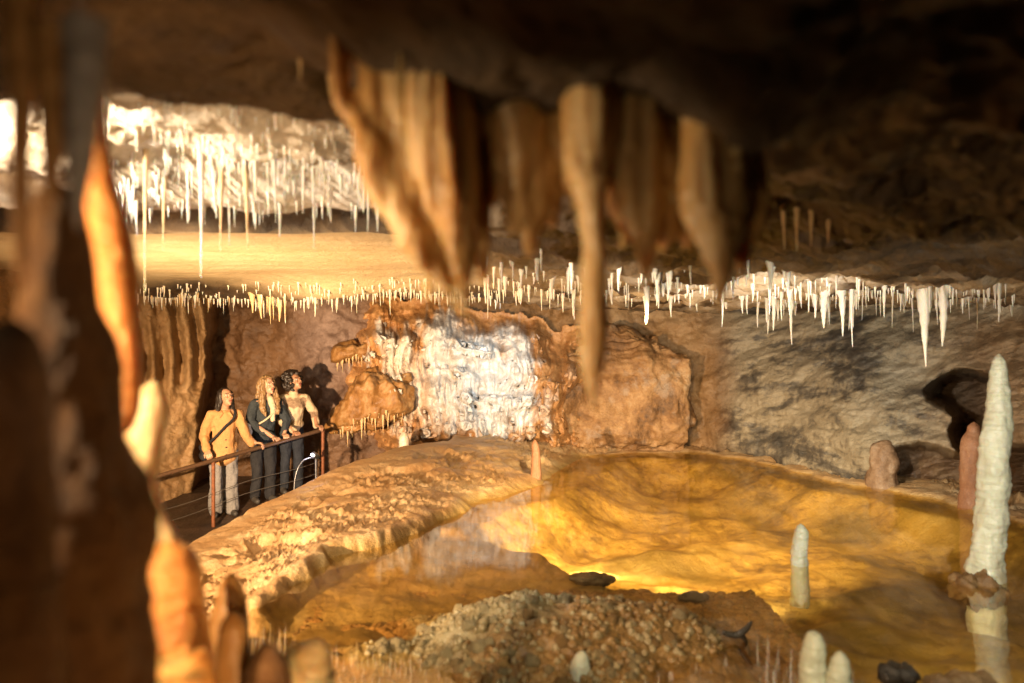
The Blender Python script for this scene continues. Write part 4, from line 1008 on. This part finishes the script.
ps = [ellipsoid(H_((0, .055, .05)), (.10, .095, .10), 20, 14, R)]
for k_ in range(110):
    v = np.array([rnd.gauss(0, 1), rnd.gauss(0, 1), rnd.gauss(0, 1)]); v /= np.linalg.norm(v)
    q_ = np.array([0, .055, .03]) + v * np.array([.135, .115, .135])
    if q_[1] < -.035 and q_[2] < .085: continue
    if q_[2] < -.12: continue
    ps.append(ellipsoid(H_(q_), (.030, .030, .030), 10, 8))
part('hair', ps, .008, M['hair_curly'], root, .014, 35, 1)

# ------------------------------------------------------------------ handrail in front of the visitors
M['rust'] = plain('rusty_steel', (0.19, 0.065, 0.024), 0.65, 0.2, 0.35, 25, 0.003)
M['railm'] = plain('dark_rail', (0.10, 0.055, 0.03), 0.45, 0.2, 0.3, 25, 0.002)
M['cable'] = plain('steel_cable', (0.07, 0.06, 0.05), 0.75, 0.0, 0.1, 60, 0.0005)
hr = empty('handrail', (RA[0], RA[1], pathz(RA[1]))); tag(hr, 'rusty handrail with cables between the visitors and the pool', 'handrail')
hb = np.array(hr.location)
V, Fc = sweep([rail_pt(t) - hb for t in np.linspace(-.35, 1.0, 9)], [.026] * 9, 16, 30); add('top_rail', mk_mesh('top_rail', V, Fc, [M['railm']]), hr)
for t in (-.30, 0.33, 1.0):
    q = rail_pt(t); V, Fc = sweep([(q[0], q[1], pathz(q[1]) - .05), (q[0], q[1], q[2] - .4), (q[0], q[1], q[2] - .0)], [.023] * 3, 14, 12)
    add('post', mk_mesh('post', V - hb, Fc, [M['rust']]), hr)
for dz in (.40, .55):
    V, Fc = sweep([rail_pt(t) - hb - [0, 0, dz + .02 * math.sin(t * 9)] for t in np.linspace(-.35, 1.0, 25)], [.004] * 25, 8, 60); add('cable', mk_mesh('cable', V, Fc, [M['cable']]), hr)

# ------------------------------------------------------------------ lamps of the show cave that the photo shows
def emit(name, c, s):
    m, nt, b = new_mat(name); setin(b, Base_Color=c4(c), Emission_Color=c4(c), Emission_Strength=s, Roughness=.3); return m
M['lens'] = emit('lamp_lens', (0.9, 0.85, 1.0), 12)
M['housing'] = plain('lamp_housing', (0.16, 0.16, 0.17), 0.35, 0.8, 0.1, 30, 0.001)
fl = P(316, 456, 10.35)
fl_o = empty('path_lamp', (fl[0], fl[1], pathz(fl[1]))); tag(fl_o, 'small metal path lamp glowing white at the feet of the last visitor', 'lamp')
h = fl[2] - pathz(fl[1])
V, Fc = sweep([(0, 0, -.03), (0, 0, h - .05), (0, -.0, h - .02)], [.016, .016, .03], 12, 12); add('stem', mk_mesh('stem', V, Fc, [M['housing']]), fl_o)
V, Fc = sweep([(.03, .03, h - .03), (0, 0, h), (-.03, -.04, h + .02)], [.02, .04, .045], 16, 14); add('housing', mk_mesh('housing', V, Fc, [M['housing']]), fl_o)
V, Fc = ellipsoid((-.036, -.052, h + .024), (.018, .014, .018), 14, 10); add('lens', mk_mesh('lens', V, Fc, [M['lens']]), fl_o)
V, Fc = sweep([(-.05, .0, h - .02), (-.16, -.05, h - .06), (-.24, -.1, h - .25), (-.26, -.12, .02)], [.012] * 4, 10, 40); add('conduit', mk_mesh('conduit', V, Fc, [M['housing']]), fl_o)

# ------------------------------------------------------------------ lights
def spot(name, loc, target, W, col, ang, blend=0.5, size=0.04):
    l = bpy.data.lights.new(name, 'SPOT'); l.energy = W; l.color = col; l.spot_size = math.radians(ang); l.spot_blend = blend; l.shadow_soft_size = size
    o = bpy.data.objects.new(name, l); COL.objects.link(o); o.location = loc
    o.rotation_euler = (Vector(target) - Vector(loc)).to_track_quat('-Z', 'Y').to_euler(); return o
spot('key_floodlight', (-3.5, 1.2, 0.85), (-1.7, 9.5, -0.85), 4300, (1, .67, .37), 72, .9, .05)
spot('visitor_fill', (-3.6, 1.3, 0.95), (-3.0, 10.4, 0.75), 3900, (1, .68, .40), 24, .7, .05)  # added fill beside the key, lifts the visitors without overlighting the bank
spot('column_floodlight', (-1.5, 0.5, 1.9), (-0.84, 1.95, 1.40), 360, (1, .66, .34), 80, 1.0, .04)
spot('viewpoint_fill', (-0.45, 0.75, 0.5), (0.12, 1.6, 1.56), 22, (1, .66, .32), 40, 1.0, .08)  # invented fill from below, stands in for pool bounce on the draperies
spot('foot_fill', (0.40, 0.45, 0.8), (-0.74, 1.6, 1.22), 34, (1, .56, .22), 68, 1.0, .08)  # added fill near the camera, opens up the dark left column
spot('stalagmite_fill', (-0.15, 0.75, 0.62), (-0.76, 2.1, 0.86), 60, (1, .60, .26), 38, .8, .05)  # extra fill put in to brighten the lower left stalagmites
spot('stalactite_fill', (-0.15, 0.45, 1.05), (-0.58, 1.0, 1.80), 9, (1, .66, .36), 34, .8, .05)  # weak fill added for the top left stalactites, no known lamp
spot('drapery_fill', (-1.5, 1.0, 1.3), (-0.25, 1.6, 1.78), 95, (1, .74, .42), 34, .9, .05)  # side fill added to lighten the left end of the draperies
spot('hollow_fill', (-0.98, 2.45, 0.5), (-1.75, 4.0, 2.4), 130, (1, .86, .66), 94, .9, .05)  # front fill added for the roof and straws of the hollow
spot('straw_floodlight', (-2.55, 3.15, 2.26), (-1.25, 4.7, 2.42), 330, (1, .88, .72), 116, .5, .05)
spot('slab_fill', (-3.2, 6.6, -0.35), (-2.1, 7.9, 2.4), 820, (1, .74, .42), 112, .9, .08)  # unseen fill added in the trench to brighten the slab evenly
spot('cascade_spotlight', (0.0, 7.6, 1.95), (-0.25, 12.0, 1.10), 400, (0.62, 0.83, 1.0), 36, 1.0, .05)
spot('column_spotlight', (1.75, 2.4, 0.9), (3.7, 8.5, 1.0), 330, (1.0, .97, .80), 76, .8, .05)
spot('mound_fill', (1.45, 0.7, 1.3), (0.45, 4.3, 0.0), 165, (1.0, .95, .68), 46, .8, .05)  # front fill added for the mound and the near stalagmites
spot('rim_fill', (0.5, 4.6, 1.75), (1.1, 8.4, 2.35), 110, (1.0, .86, .66), 64, .9, .05)  # fill added to light the far roof behind the straws
spot('wall_fill', (1.5, 5.4, 1.45), (3.7, 10.6, 0.65), 350, (1.0, .92, .78), 98, .8, .05)  # second fill, added where the column spotlight leaves the wall dim
spot('pool_fill', (0.9, 5.9, 1.95), (1.6, 8.4, -0.5), 820, (1, .73, .38), 88, .7, .05)  # overhead fill added to boost the pool bed through the water
for lx, ly, tx_, ty_ in ((0.66, 6.6, 0.9, 10), (1.43, 5.9, 2.3, 9)):
    lz = min(-0.05, gz(lx, ly) + 0.16)
    spot('pool_lamp', (lx, ly, lz), (tx_, ty_, lz - 0.35), 120, (1, .92, .74), 150, .7, .03)
pl = bpy.data.lights.new('path_glow', 'POINT'); pl.energy = 3; pl.color = (.9, .85, 1); pl.shadow_soft_size = .03
po = bpy.data.objects.new('path_glow', pl); COL.objects.link(po); po.location = (fl[0] - .07, fl[1] - .12, fl[2] + .03)

wd = bpy.data.worlds.new('World'); scene.world = wd; wd.use_nodes = True
bg = wd.node_tree.nodes['Background']; bg.inputs['Color'].default_value = (0.10, 0.055, 0.022, 1); bg.inputs['Strength'].default_value = 0.06

# ------------------------------------------------------------------ camera
cam = bpy.data.cameras.new('camera'); co = bpy.data.objects.new('camera', cam); COL.objects.link(co)
co.location = (0, 0, H); co.rotation_euler = (math.radians(90), 0, 0)
cam.sensor_width = 36; cam.lens = F / 1024 * 36; cam.clip_start = 0.05; cam.clip_end = 200
cam.dof.use_dof = True; cam.dof.focus_distance = 9.3; cam.dof.aperture_fstop = 1.0; cam.dof.aperture_blades = 9
scene.camera = co
scene.view_settings.view_transform = 'Standard'; scene.view_settings.look = 'None'; scene.view_settings.exposure = 0.3; scene.view_settings.gamma = 1
scene.cycles.use_denoising = True
scene.cycles.max_bounces = 6; scene.cycles.diffuse_bounces = 2; scene.cycles.sample_clamp_indirect = 4
scene.cycles.caustics_reflective = False; scene.cycles.caustics_refractive = False
